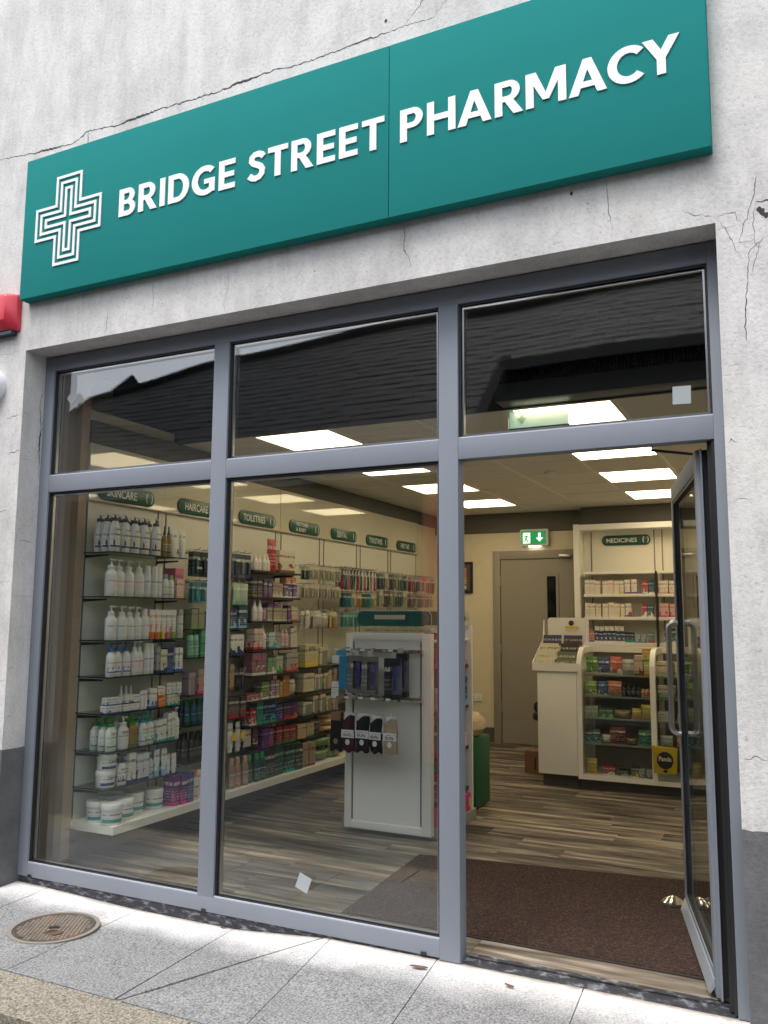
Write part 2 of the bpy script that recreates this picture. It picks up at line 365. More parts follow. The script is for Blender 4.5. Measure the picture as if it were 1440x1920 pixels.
# ================================================================== SETTING: street
def slab(pts, z, th, m, name, parent, gap=0.0045):
    cx = sum(p[0] for p in pts) / len(pts); cy = sum(p[1] for p in pts) / len(pts)
    q = []
    for p in pts:
        dx, dy = p[0] - cx, p[1] - cy; l = math.hypot(dx, dy); q.append((p[0] - dx / l * gap, p[1] - dy / l * gap))
    mb = MB(); zf = z if callable(z) else (lambda x, y: z)
    top = [(x, y, zf(x, y)) for x, y in q]; bot = [(x, y, zf(x, y) - th) for x, y in q]
    mb.face(top, m); n = len(q)
    for i in range(n): mb.face([bot[i], bot[(i + 1) % n], top[(i + 1) % n], top[i]], m)
    return obj(name, mb, parent)
def zpave(x, y):
    pts = [(-3, -0.02), (0, -0.028), (0.4, -0.05), (0.8, -0.06), (1.42, -0.06), (1.98, -0.012), (2.1, -0.010), (6, -0.010)]
    for (a, za), (b, zb) in zip(pts, pts[1:]):
        if x <= b: z = za + (zb - za) * max(0, (x - a)) / (b - a); break
    else: z = -0.01
    k = min(1, max(0, -y / 0.85)); return z * (1 - k) + (-0.03) * k
box('road', -400, 400, -400, -1.135, -0.30, -0.14, ASPH, kind='structure')
pv = empty('pavement', kind='structure')
bd_ = MB(); SJ = P((0.30, 0.25, 0.19), 0.95, name='sandy_joint', var=0.3); xs_ = [-6, -3, 0, .4, .8, 1.42, 1.98, 2.1, 9]; ys_ = [-1.125, -.86, -.6, -.3, 0.0, 0.07]
for xa_, xb_ in zip(xs_, xs_[1:]):
    for ya_, yb_ in zip(ys_, ys_[1:]): bd_.face([(x_, y_, zpave(x_, y_) - .007) for x_, y_ in ((xa_, ya_), (xb_, ya_), (xb_, yb_), (xa_, yb_))], SJ)
obj('bedding', bd_, pv)
KB = -0.857
joints = [(-1.62, -1.50), (-0.98, -0.93), (-0.33, -0.37), (0.226, 0.34), (0.86, 0.937), (1.445, 1.524), (1.97, 2.098), (2.488, 2.590), (3.107, 3.165), (3.72, 3.76), (4.33, 4.36), (4.95, 4.97)]
for (a0, a1), (b0, b1) in zip(joints, joints[1:]):
    if abs(a0 - 1.445) < 0.01:      # this slab is cut in two along a diagonal
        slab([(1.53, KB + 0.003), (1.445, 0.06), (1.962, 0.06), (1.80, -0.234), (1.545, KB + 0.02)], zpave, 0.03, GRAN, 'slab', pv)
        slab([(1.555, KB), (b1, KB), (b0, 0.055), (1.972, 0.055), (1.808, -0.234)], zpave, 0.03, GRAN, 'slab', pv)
        continue
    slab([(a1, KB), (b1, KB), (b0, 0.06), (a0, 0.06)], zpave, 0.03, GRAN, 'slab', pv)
kb = empty('kerb', kind='structure')
for x in (-3.2, -2.2, -1.2, -0.2, 0.8, 1.9, 2.9, 3.9, 4.9):
    w_ = 1.1 if abs(x - 0.8) < .01 else 1.0
    slab([(x, -1.13), (x + w_, -1.13), (x + w_, KB - 0.004), (x, KB - 0.004)], -0.03, 0.13, KERBM, 'kerbstone', kb)
box('gutter', -8, 9, -1.45, -1.137, -0.16, -0.132, P((0.06, 0.06, 0.058), 0.9, name='dirty_gutter', var=0.3), kind='structure')

# manhole cover
RUST = mottled('rusty_cast_iron', [(0.3, (0.035, 0.03, 0.027)), (0.72, (0.17, 0.085, 0.04)), (0.5, (0.08, 0.062, 0.05))], 9, 0.6, 0.002)
RUSTL = mottled('worn_iron_tread', [(0.3, (0.12, 0.10, 0.085)), (0.72, (0.26, 0.16, 0.09)), (0.5, (0.21, 0.18, 0.145))], 12, 0.5, 0.001)
mc = tag(empty('manhole_cover', (0.722, -0.402, -0.0405)), 'round rusty cast iron manhole cover set into the granite pavement', 'manhole cover')
obj('rim', MB().lathe([(0.205, 0), (0.205, 0.006), (0.186, 0.006), (0.186, -0.004)], P((0.22, 0.2, 0.17), 0.7, name='worn_rim'), seg=40, caps=False).mesh('rim', True), mc)
obj('plate', MB().lathe([(0.183, -0.02), (0.183, 0.003), (0.176, 0.004), (0.172, 0.0015), (0.0, 0.0015)], RUST, seg=40, caps=False).mesh('plate', True), mc)
st = MB()
for i in range(-9, 10):
    for j in range(-9, 10):
        x = i * 0.0205 + (0.01025 if j % 2 else 0); y = j * 0.0178
        if math.hypot(x, y) > 0.162 or (abs(x) < 0.028 and abs(y) < 0.02) or (abs(x - .05) < 0.05 and abs(y + .05) < 0.024): continue
        st.lathe([(0.0088, 0.0016), (0.0078, 0.0048), (0.0045, 0.0052)], RUSTL, cx=x, cy=y, seg=6, a0=30, a1=390)
obj('stud_pattern', st.mesh('stud_pattern'), mc, kind='stuff')
obj('keyhole', MB().box(-0.022, 0.022, -0.008, 0.008, 0.0017, 0.0045, BLACK), mc, rz=0.6)
obj('badge', MB().lathe([(0.033, 0.0018), (0.033, 0.005), (0.026, 0.005), (0.026, 0.002)], RUST, sx=1.3, seg=20, caps=False).mesh('badge'), mc, (0.05, -0.05, 0), 0.7)
# fallen leaves and litter
LEAF = P((0.16, 0.075, 0.05), 0.8, name='dry_leaf', var=0.3)
def leaf(loc, rz, l, label):
    mb = MB(); n = 7; pts = []
    for i in range(n): t = i / (n - 1); pts.append((l * (t - .5), math.sin(math.pi * t) ** .7 * l * .17))
    for (x0, w0), (x1, w1) in zip(pts, pts[1:]):
        z0, z1 = 0.004 + 0.006 * abs(x0 / l), 0.004 + 0.006 * abs(x1 / l)
        mb.face([(x0, -w0, z0 + .004), (x1, -w1, z1 + .004), (x1, 0, z1), (x0, 0, z0)], LEAF); mb.face([(x0, 0, z0), (x1, 0, z1), (x1, w1, z1 + .005), (x0, w0, z0 + .005)], LEAF)
    tag(obj('fallen_leaf', mb, None, loc, rz), label, 'leaf')
leaf((2.463, -0.11, -0.013), 0.15, 0.075, 'thin dry brown leaf lying by a pavement joint left of the doorway')
leaf((2.85, -0.115, -0.012), -0.3, 0.045, 'small curled brown leaf lying below the door threshold')
leaf((1.43, -0.045, -0.046), 0.2, 0.03, 'tiny dark leaf scrap in the dirt under the window frame')

# ================================================================== pharmacy building shell
bld = tag(empty('pharmacy_building'), 'white rendered shop building with cracked wall and dark grey painted plinth', 'building')
fwm = MB(); Y0, Y1 = -0.149, 0.10; OX1 = 3.718; ZL = 2.931
def ring(y, flip=False):
    outs = [[(-6, y, -0.1), (0, y, -0.1), (0, y, 0.0), (0, y, ZL), (0, y, 6.2), (-6, y, 6.2)], [(0, y, ZL), (OX1, y, ZL), (OX1, y, 6.2), (0, y, 6.2)], [(OX1, y, -0.1), (9, y, -0.1), (9, y, 6.2), (OX1, y, 6.2), (OX1, y, ZL)]]
    for f in outs: fwm.face(f if not flip else f[::-1], WALL)
ring(Y0); ring(Y1, True)
fwm.face([(0, Y0, -0.1), (0, Y1, -0.1), (0, Y1, ZL), (0, Y0, ZL)], WALL); fwm.face([(OX1, Y0, -0.1), (OX1, Y0, ZL), (OX1, Y1, ZL), (OX1, Y1, -0.1)], WALL)
fwm.face([(0, Y0, ZL), (0, Y1, ZL), (OX1, Y1, ZL), (OX1, Y0, ZL)], WALL); fwm.face([(-6, Y0, 6.2), (9, Y0, 6.2), (9, Y1, 6.2), (-6, Y1, 6.2)], WALL)
def make_wall():
    me = bpy.data.meshes.new('facade_wall'); me.from_pydata(fwm.v, [], fwm.f); me.materials.append(WALL); me.update(); return me
obj('facade_wall', make_wall(), bld)
box('roof_slab', -6, 9, 0.101, 7.2, 3.35, 3.5, DKGREY, bld); box('left_party_wall', -6.0, -0.62, 0.101, 7.2, -0.1, 3.35, CREAM, bld)
box('right_party_wall', 4.4, 9, 0.101, 7.2, -0.1, 3.35, CREAM, bld); box('rear_wall', -0.62, 4.4, 6.3, 7.2, -0.1, 3.35, CREAM, bld)
# cracks: narrow ribbons laid on the render, shadowed depth painted as dark colour
def crack(pts, w0, name='crack', jit=0.006, axis=1, pos=-0.149):
    rnd = random.Random(int(pts[0][0] * 977 + pts[0][1] * 131)); P2 = []
    for (x0, z0), (x1, z1) in zip(pts, pts[1:]):
        n = max(2, int(math.hypot(x1 - x0, z1 - z0) / 0.012))
        for i in range(n): t = i / n; P2.append((x0 + (x1 - x0) * t + rnd.uniform(-jit, jit) * .6, z0 + (z1 - z0) * t + rnd.uniform(-jit, jit)))
    P2.append(pts[-1]); mb = MB(); n = len(P2)
    ph = rnd.uniform(0, 6)
    def wd(i): return w0 * (0.25 + 0.55 * rnd.random() + 0.9 * max(0, math.sin(i * .11 + ph)) ** 3) * min(1, 0.25 + 2.2 * min(i, n - 1 - i) / n)
    W = [wd(i) for i in range(n)]
    for i in range(n - 1):
        (x0, z0), (x1, z1) = P2[i], P2[i + 1]; dx, dz = x1 - x0, z1 - z0; l = math.hypot(dx, dz) or 1; nx, nz = -dz / l, dx / l
        a, b = W[i] / 2, W[i + 1] / 2; q = [(x0 + nx * a, z0 + nz * a), (x0 - nx * a, z0 - nz * a), (x1 - nx * b, z1 - nz * b), (x1 + nx * b, z1 + nz * b)]
        mb.face([(p[0], pos - 0.0006, p[1]) if axis == 1 else (pos + 0.0006, p[0], p[1]) for p in q], CRACK)
    return obj(name, mb, bld)
crack([(-0.6, 4.16), (-0.326, 4.179), (-0.05, 4.15), (0.276, 4.130), (0.33, 4.14), (0.398, 4.178), (0.601, 4.155), (0.927, 4.166), (1.1, 4.16), (1.288, 4.157), (1.5, 4.17), (1.689, 4.174), (1.816, 4.159), (2.119, 4.171), (2.389, 4.181), (2.553, 4.176)], 0.011, jit=0.0055)
crack([(0.398, 4.178), (0.405, 4.10), (0.42, 4.06)], 0.004); crack([(2.39, 4.18), (2.47, 4.25), (2.52, 4.33), (2.56, 4.42)], 0.004); crack([(2.55, 4.18), (2.62, 4.25), (2.65, 4.36)], 0.003)
crack([(2.396, 3.20), (2.405, 3.14), (2.40, 3.08), (2.425, 3.03), (2.437, 2.985)], 0.006)
crack([(1.42, 3.19), (1.425, 3.08), (1.40, 2.99), (1.405, 2.94)], 0.0022); crack([(0.93, 3.18), (0.935, 3.06), (0.93, 2.95)], 0.0018); crack([(0.62, 3.1), (0.61, 2.94)], 0.0018)
crack([(3.31, 3.2), (3.315, 3.08), (3.33, 3.0), (3.325, 2.935)], 0.0022)
CR = (3.718, 2.95)
crack([(3.60, 3.0), (3.66, 2.975), CR], 0.003); crack([CR, (3.74, 2.958), (3.79, 2.955), (3.795, 2.93), (3.815, 2.905)], 0.0028)
crack([(3.865, 3.08), (3.86, 3.02), (3.84, 2.96), (3.815, 2.89), (3.795, 2.82)], 0.0042); crack([CR, (3.745, 2.91), (3.77, 2.86), (3.79, 2.80), (3.81, 2.77)], 0.003)
crack([(3.80, 2.835), (3.85, 2.835), (3.865, 2.80)], 0.003); crack([(3.92, 2.86), (3.885, 2.84), (3.86, 2.82), (3.83, 2.79), (3.825, 2.72), (3.815, 2.62), (3.805, 2.52), (3.81, 2.45)], 0.0042)
crack([(3.875, 2.835), (3.86, 2.78), (3.835, 2.70)], 0.003); crack([(3.86, 2.98), (3.85, 2.90), (3.852, 2.82)], 0.003); crack([(3.865, 2.985), (3.90, 2.98), (3.99, 2.985)], 0.006)
crack([(3.725, 2.90), (3.76, 2.905), (3.765, 2.9)], 0.002)
for z, a, b in ((2.36, 3.74, 3.80), (2.07, 3.725, 3.76), (1.85, 3.73, 3.80), (0.93, 3.74, 3.82), (1.3, 3.75, 3.81)):
    crack([(a, z), ((a + b) / 2, z + .01), (b, z)], 0.002)
for z, a, b in ((2.55, -0.12, -0.01), (2.34, -0.1, 0), (2.93, -0.25, -0.02), (2.0, -0.2, -0.05), (1.6, -0.15, 0.0), (1.05, -0.2, 0.0)):
    crack([(a, z - .008), ((a + b) / 2, z), (b, z + .006)], 0.0022)
for z, a, b in ((2.56, -0.145, -0.08), (2.3, -0.145, -0.04), (1.95, -0.14, -0.05), (1.83, -0.12, -0.02), (1.52, -0.145, -0.01), (1.35, -0.1, -.02), (1.12, -0.145, -0.08), (0.86, -0.145, -0.1)):
    crack([(a, z), ((a + b) / 2, z + .004), (b, z - .004)], 0.002, axis=0, pos=0.0)
crack([(-0.012, 2.75), (-0.03, 2.62), (-0.008, 2.5), (-0.02, 2.42), (-0.006, 2.2)], 0.007, axis=0, pos=0.0, jit=0.008)
def pit(x, z, r, nm='chipped_hole'):
    rnd = random.Random(int(x * 991 + z * 77)); mb = MB()
    mb.face([(x + math.cos(t * .785) * r * rnd.uniform(.6, 1.1), -0.1496, z + math.sin(t * .785) * r * rnd.uniform(.8, 1.5)) for t in range(8)][::-1], CRACK); obj(nm, mb, bld)
pit(3.167, 3.174, 0.0085); pit(3.883, 2.94, 0.012); pit(3.895, 2.925, 0.012); pit(3.872, 2.955, 0.01); pit(3.235, 3.115, 0.0035); pit(1.0, 3.05, 0.003); pit(2.3, 4.24, 0.008); pit(1.93, 3.06, 0.003); pit(0.75, 3.12, 0.003)

# opposite house whose slate roof shows in the window reflections
oh = tag(empty('house_opposite'), 'low house across the street with dark slate roof and stone walls', 'house')
SL = 0.952
def rz_(y): return 4.74 + SL * (-7 - y)
def yridge(x):
    t = [(-7.45, -6.7), (-7.3, -7.5), (-5.1, -8.02), (-1.8, -8.38), (8, -8.8)]
    for (a, ya), (b, yb) in zip(t, t[1:]):
        if x <= b: return ya + (yb - ya) * max(0, x - a) / (b - a)
    return -8.8
DST = mottled('dark_stone_wall', [(0.3, (0.010, 0.010, 0.011)), (0.7, (0.035, 0.034, 0.033))], 5, 0.9, 0.01)
DST.node_tree.nodes['Principled BSDF'].inputs['Specular IOR Level'].default_value = 0.15
def deck(xs, ye):
    mb = MB()
    for a, b in zip(xs, xs[1:]):
        ya, yb = yridge(a), yridge(b)
        mb.face([(a, ye, rz_(ye) - .03), (b, ye, rz_(ye) - .03), (b, yb, rz_(yb) - .03), (a, ya, rz_(ya) - .03)], DST)
        mb.face([(a, ya, rz_(ya) - .03), (b, yb, rz_(yb) - .03), (b, -13, 2.0), (a, -13, 2.0)], DST)
    return mb
obj('roof_deck', deck([-7.45, -7.3, -6.2, -5.1, -3.5, -1.8, 0.49], -5.2), oh); obj('roof_deck', deck([0.49, 4, 8], -7.0), oh)
obj('wall', MB().box(-7.4, 0.47, -13, -5.3, -0.14, 2.95, DST).prism([(-13, 2.0), (-5.3, 2.95), (-8.4, 5.95)], -7.35, -7.3, 0, DST).prism([(-7.0, 2.95), (-5.3, 2.95), (-5.25, 3.0), (-7.0, 4.65)], 0.3, 0.47, 0, DST), oh)
obj('wall', MB().box(0.47, 8, -13, -7.1, -0.14, 4.68, DST), oh)
CORAL = P((0.62, 0.19, 0.11), 0.6, name='coral_painted_render')
box('painted_pilaster', 0.10, 0.46, -5.297, -5.24, -0.14, 2.9, CORAL, oh)
SLM = [mottled('slate', [(0.3, (c * .26, c * .28, c * .33)), (0.7, (c * .5, c * .53, c * .6))], 7, 0.55, 0.003) for c in (0.042, 0.055, 0.07)]
for _m in SLM: _m.node_tree.nodes['Principled BSDF'].inputs['Specular IOR Level'].default_value = 0.1
srnd = random.Random(3); cosS = math.cos(math.atan(SL)); EXP = 0.15
sm_ = []
for m in SLM:
    sm_.append(MB().box(-0.148, 0.148, -0.02, EXP + 0.05, 0, 0.012, m).mesh('slate'))
def slates(xa, xb, ye, maxn):
    rows = int((9.1 + ye) / cosS / EXP) + 1; out = []
    for r_ in range(rows):
        y = ye - r_ * EXP * cosS; x = xa + 0.152 + (0.152 if r_ % 2 else 0) + srnd.uniform(-.02, .02)
        while x < xb - 0.1:
            if y > yridge(x) + 0.05: out.append((x, y))
            x += 0.303
    return out
allsl = [(p, ) for p in slates(-7.45, 8, -5.2, 0) if p[0] < 0.45 or p[1] < -6.98]
allsl = [p[0] for p in allsl]; allsl.sort(key=lambda p: (p[0] - 1.0) ** 2 * .3 + (p[1] + 6.5) ** 2)
restb = MB()
for i, (x, y) in enumerate(allsl):
    tilt = Matrix.Rotation(-math.atan(SL) + R(2.2) + srnd.uniform(-.012, .012), 4, 'X'); dz = srnd.uniform(0, 0.008)
    if i < 290:
        o = bpy.data.objects.new('slate', srnd.choice(sm_)); COL.objects.link(o); o.parent = oh
        o.matrix_local = Matrix.Translation((x, y, rz_(y) + dz)) @ Matrix.Rotation(math.pi, 4, 'Z') @ Matrix.Rotation(math.atan(SL) - R(2.2) + srnd.uniform(-.015, .015), 4, 'X') @ Matrix.Rotation(srnd.uniform(-.02, .02), 4, 'Z')
    else:
        T = Matrix.Translation((x, y, rz_(y) + dz)) @ Matrix.Rotation(math.pi, 4, 'Z') @ Matrix.Rotation(math.atan(SL) - R(2.2), 4, 'X')
        b0 = len(restb.v); restb.box(-0.148, 0.148, -0.02, EXP + 0.05, 0, 0.012, SLM[i % 3])
        for j in range(b0, len(restb.v)): restb.v[j] = tuple(T @ Vector(restb.v[j]))
obj('far_slates', restb.mesh('far_slates'), oh, kind='stuff')
box('gutter_pipe', 0.5, 8, -7.06, -6.90, 4.66, 4.80, BLACK, oh)
obj('verge_board', MB().prism([(-7.1, 4.6), (-5.1, 2.70), (-5.1, 3.02), (-7.1, 4.93)], 0.44, 0.60, 0, DST), oh)
rp = [(-7.5, -6.2), (-7.45, -6.7), (-7.3, -7.5), (-6.2, -7.76), (-5.1, -8.02), (-3.5, -8.2), (-1.8, -8.38), (8, -8.8)]
rt = MB()
for (xa_, ya_), (xb_, yb_) in zip(rp, rp[1:]): rt.tube([(xa_, ya_, rz_(ya_) + .02), (xb_, yb_, rz_(yb_) + .02)], .085, DST, 8)
obj('ridge_tiles', rt.mesh('ridge_tiles', True), oh)

# ================================================================== shop sign
sg = tag(empty('fascia_sign', (0, -0.149, 0)), 'teal pharmacy fascia sign with white cross and raised lettering above the shopfront', 'sign')
SX0, SXM, SX1, SZ0, SZ1 = 0.0, 2.353, 3.72, 3.211, 4.052
def signbox(x0, x1):
    return MB().box(x0, x1, -0.067, -0.001, SZ0, SZ1, TEAL).mesh('sign_panel', bevel=0.0015)
obj('sign_panel', signbox(SX0, SXM - 0.0015), sg); obj('sign_panel', signbox(SXM + 0.0015, SX1), sg)
def glyph(ch):
    """heavy capital as overlapping strokes, cap height 1; returns (width, list of polygons)"""
    T, H = .205, .18
    rc = lambda x0, x1, z0, z1: [(x0, z0), (x1, z0), (x1, z1), (x0, z1)]
    def arc(cx, cz, rx, rz, a0, a1, tx=T, tz=H, n=20):
        o = [(cx + rx * math.cos(R(a0 + (a1 - a0) * i / n)), cz + rz * math.sin(R(a0 + (a1 - a0) * i / n))) for i in range(n + 1)]
        i_ = [(cx + (rx - tx) * math.cos(R(a0 + (a1 - a0) * i / n)), cz + (rz - tz) * math.sin(R(a0 + (a1 - a0) * i / n))) for i in range(n, -1, -1)]
        return o + i_
    st_ = rc(0, T, 0, 1)
    if ch == 'I': return T, [st_]
    if ch == 'B': return .68, [st_, rc(T - .02, .38, 1 - H, 1), rc(T - .02, .40, .43, .58), rc(T - .02, .40, 0, H), arc(.37, .73, .27, .27, -90, 90, T, .165), arc(.39, .285, .29, .285, -90, 90, T, .175)]
    if ch in 'PR':
        p = [st_, rc(T - .02, .38, 1 - H, 1), rc(T - .02, .38, .39, .39 + H * .9), arc(.37, .695, .305, .305, -90, 90, T, H * .92)]
        return (.68, p) if ch == 'P' else (.74, p + [[(.26, .42), (.50, .42), (.76, 0), (.50, 0)]])
    if ch == 'D': return .80, [st_, rc(T - .02, .38, 1 - H, 1), rc(T - .02, .38, 0, H), arc(.36, .5, .45, .5, -90, 90, .225, H)]
    if ch == 'C': return .80, [arc(.49, .5, .50, .515, 44, 316, .225, .195, 30)]
    if ch == 'G': return .88, [arc(.49, .5, .50, .515, 46, 306, .225, .195, 30), rc(.655, .86, .07, .54), rc(.46, .85, .375, .54)]
    if ch == 'E': return .60, [st_, rc(T - .02, .60, 1 - H, 1), rc(T - .02, .56, .41, .585), rc(T - .02, .60, 0, H)]
    if ch == 'T': return .70, [rc(0, .70, 1 - H, 1), rc(.35 - T / 2, .35 + T / 2, 0, 1 - H + .02)]
    if ch == 'H': return .82, [st_, rc(.82 - T, .82, 0, 1), rc(T - .02, .82 - T + .02, .405, .59)]
    if ch == 'A': return .94, [[(0, 0), (.235, 0), (.575, 1), (.365, 1)], [(.94, 0), (.705, 0), (.365, 1), (.575, 1)], [(.20, .19), (.74, .19), (.69, .355), (.25, .355)]]
    if ch == 'M': return 1.04, [st_, rc(1.04 - T, 1.04, 0, 1), [(.02, 1), (.27, 1), (.60, .16), (.44, .16)], [(1.02, 1), (.77, 1), (.44, .16), (.60, .16)]]
    if ch == 'Y': return .86, [[(0, 1), (.25, 1), (.52, .5), (.34, .40)], [(.86, 1), (.61, 1), (.34, .5), (.52, .40)], rc(.43 - T / 2, .43 + T / 2, 0, .47)]
    sp = [(.56, .78), (.50, .86), (.38, .91), (.25, .90), (.145, .82), (.135, .70), (.21, .61), (.34, .545), (.46, .475), (.525, .37), (.51, .23), (.42, .13), (.29, .093), (.16, .13), (.06, .22)]
    L_, R_ = [], []
    for i, p in enumerate(sp):
        q0, q1 = sp[max(0, i - 1)], sp[min(len(sp) - 1, i + 1)]; dx, dz = q1[0] - q0[0], q1[1] - q0[1]; l = math.hypot(dx, dz)
        L_.append((p[0] - dz / l * .1, p[1] + dx / l * .1)); R_.append((p[0] + dz / l * .1, p[1] - dx / l * .1))
    return .64, [L_ + R_[::-1]]
KERN = {('R', 'M'): .09, ('A', 'R'): .09, ('H', 'A'): .06, ('M', 'A'): .06, ('A', 'C'): .03, ('C', 'Y'): .02, ('P', 'H'): .12, ('S', 'T'): .08, ('T', 'R'): .12}
for word, a, b in (('BRIDGE', 0.733, 1.499), ('STREET', 1.575, 2.332), ('PHARMACY', 2.412, 3.622)):
    gs = [glyph(c) for c in word]; adv = []; x = 0.0
    for i, (w_, _) in enumerate(gs):
        adv.append(x); x += w_ + (KERN.get((word[i], word[i + 1]), .13) if i + 1 < len(word) else 0)
    kx = (b - a) / x
    for (w_, polys), x0 in zip(gs, adv):
        mb = MB()
        for q, pl in enumerate(polys): mb.prism([(a + (x0 + p[0]) * kx, 3.552 + p[1] * 0.156) for p in pl], -0.0675, -0.0725 - q * 0.0002, 1, LETW)
        obj('letter', mb, sg)
def cross_pts(a, l, lv):   # half arm width a, half lengths l (across) and lv (up)
    return [(-a, -lv), (a, -lv), (a, -a), (l, -a), (l, a), (a, a), (a, lv), (-a, lv), (-a, a), (-l, a), (-l, -a), (-a, -a)]
def cross_ring(a, l, lv, t):
    o, i = cross_pts(a, l, lv), cross_pts(a - t, l - t, lv - t); mb = MB(); n = 12
    for j in range(n):
        k = (j + 1) % n
        f = lambda p, y: (p[0], y, p[1])
        mb.face([f(o[j], -.006), f(o[k], -.006), f(i[k], -.006), f(i[j], -.006)], LETW)
        mb.face([f(o[j], 0), f(o[k], 0), f(o[k], -.006), f(o[j], -.006)], LETW); mb.face([f(i[j], -.006), f(i[k], -.006), f(i[k], 0), f(i[j], 0)], LETW)
    return mb
for nm, a, l, lv in (('cross_outline', 0.0985, 0.25, 0.265), ('cross_outline', 0.0635, 0.213, 0.228), ('cross_outline', 0.0285, 0.176, 0.191)):
    obj(nm, cross_ring(a, l, lv, 0.0155), sg, (0.353, -0.0675, 3.628))
# alarm box and lamp at the left edge
al = tag(empty('alarm_box', (-0.2, -0.149, 3.16)), 'red alarm sounder box on the wall beside the sign', 'alarm box')
RED = P((0.66, 0.045, 0.07), 0.3, name='red_plastic', var=0.04)
am = MB(); zt, zb = 0.108, -0.105
def al_sec(z, d, k): return [(-0.15, 0, z), (0.148 * k, 0, z), (0.146 * k, -0.03 * d, z), (0.10 * k, -0.085 * d, z), (0.06 * k, -0.090 * d, z), (-0.15, -0.090 * d, z)]
secs = [al_sec(zb, .45, .96), al_sec(zb + .012, .62, 1), al_sec(zb + .05, 1, 1), al_sec(zt - .02, 1, 1), al_sec(zt, .8, .97)]
for s0, s1 in zip(secs, secs[1:]):
    for j in range(5): am.face([s0[j], s0[j + 1], s1[j + 1], s1[j]], RED)
am.face(secs[0][::-1], RED); am.face(secs[-1], RED)
obj('cover', am.mesh('cover', bevel=0.005), al)
obj('base', MB().box(-0.15, 0.12, -0.045, -0.002, -0.128, -0.11, P((0.02, 0.03, 0.06), 0.4, name='navy_plastic')), al)
obj('company_mark', MB().prism([(-0.15, -0.005), (0.035, 0.035), (0.05, 0.048), (-0.15, 0.012)], -0.0905, -0.0915, 1, LETW).prism([(-0.15, -0.02), (0.04, 0.022), (0.045, 0.03), (-0.15, -0.01)], -0.0905, -0.0915, 1, P((.2, .25, .6), .4)), al)
obj('lettering', text_mesh('SERVICES LTD.', 0.014, LETW, wid=0.13), al, (-0.02, -0.0915, -0.035), -math.pi / 2)
ll = tag(empty('wall_lamp', (-0.245, -0.149, 2.74)), 'round pale bulkhead lamp on the wall beneath the red alarm box', 'lamp')
obj('dome', MB().lathe([(0.10, 0), (0.10, 0.03), (0.085, 0.055), (0.05, 0.07), (0.0, 0.075)], P((0.72, 0.73, 0.76), 0.3, name='opal_plastic'), seg=24, caps=False).mesh('dome', True), ll).rotation_euler = (math.pi / 2, 0, 0)

# ================================================================== shopfront frame and glazing
sf = tag(empty('shopfront'), 'blue grey aluminium shopfront frame with five glass panes and open glazed door', 'shopfront')
FY0, FY1 = 0.0, 0.075; G = 0.045
XB, XC, XD, XE, XF, XG = 0.073, 1.2345, 1.329, 2.508, 2.601, 3.669
ZS, Z0_, Z1_, ZT = 0.071, 2.12, 2.215, 2.84
def fr(name, x0, x1, z0, z1, y0=FY0): return box(name, x0, x1, y0, FY1, z0, z1, FRAME, sf, bevel=0.0015)
fr('jamb', 0.001, XB, 0.0, 2.925); fr('jamb', XG, 3.712, -0.008, 2.925)
fr('mullion', XC, XD, ZS + .0005, ZT, 0.0); fr('mullion', XE, XF, -0.008, ZT, -0.001)
fr('head', XB + .0005, XG - .0005, ZT + .0005, 2.925, 0.001)
for a, b in ((XB, XC), (XD, XE), (XF, XG)): fr('transom', a + .0005, b - .0005, Z0_, Z1_, 0.0005)
fr('sill', XB + .0005, XE - .0005, 0.0, ZS, 0.0)
for a, b, c0, d0 in ((XB, XC, ZS, Z0_), (XD, XE, ZS, Z0_), (XB, XC, Z1_, ZT), (XD, XE, Z1_, ZT), (XF, XG, Z1_, ZT)):
    pane = box('glass_pane', a + .012, b - .012, 0.024, 0.048, c0 + .012, d0 - .012, GLASS, sf)
    g = MB()
    for (x0, x1, z0, z1) in ((a, a + .009, c0, d0), (b - .009, b, c0, d0), (a + .009, b - .009, c0, c0 + .009), (a + .009, b - .009, d0 - .009, d0)):
        g.box(x0, x1, 0.012, 0.062, z0, z1, GASK)
    obj('gasket', g, sf)
    g = MB(); t = 0.02
    for (x0, x1, z0, z1) in ((a + .0125, a + t, c0 + .013, d0 - .013), (b - t, b - .0125, c0 + .013, d0 - .013), (a + t, b - t, c0 + .013, c0 + t), (a + t, b - t, d0 - t, d0 - .013)):
        g.box(x0, x1, 0.0275, 0.0445, z0, z1, BRUSH)
    obj('spacer_bar', g, pane)
    obj('bead_highlight_strip', MB().box(a + .001, b - .001, 0.006, 0.0115, c0 + .0005, c0 + .006, P((.5, .53, .58), .3, name='bead_highlight')), sf)  # pale colour paints in the highlight along each pane's lower edge
for i, x in enumerate((0.099, 1.277, 2.437)):
    box('drain_cover', x - .014, x + .014, -0.006, -0.0015, 0.002, 0.013, BLACK, sf, bevel=0.003)
obj('stone_plinth', MB().box(0.002, 2.50, 0.008, 0.10, -0.075, -0.0005, BLACKST), sf)
thr = empty('threshold'); thr.parent = sf
obj('worn_bar', MB().prism([(-0.012, -0.012), (0.03, -0.010), (0.055, 0.004), (0.10, 0.006), (0.10, -0.05), (-0.012, -0.05)], XF + .001, XG - .001, 0, BLACKST).mesh('worn_bar', bevel=0.002), thr)
obj('wear_strip', MB().box(XF + .002, XG - .002, 0.052, 0.068, 0.0065, 0.011, BLACKST), thr)
STK = P((0.36, 0.40, 0.40), 0.3, name='paper_sticker')
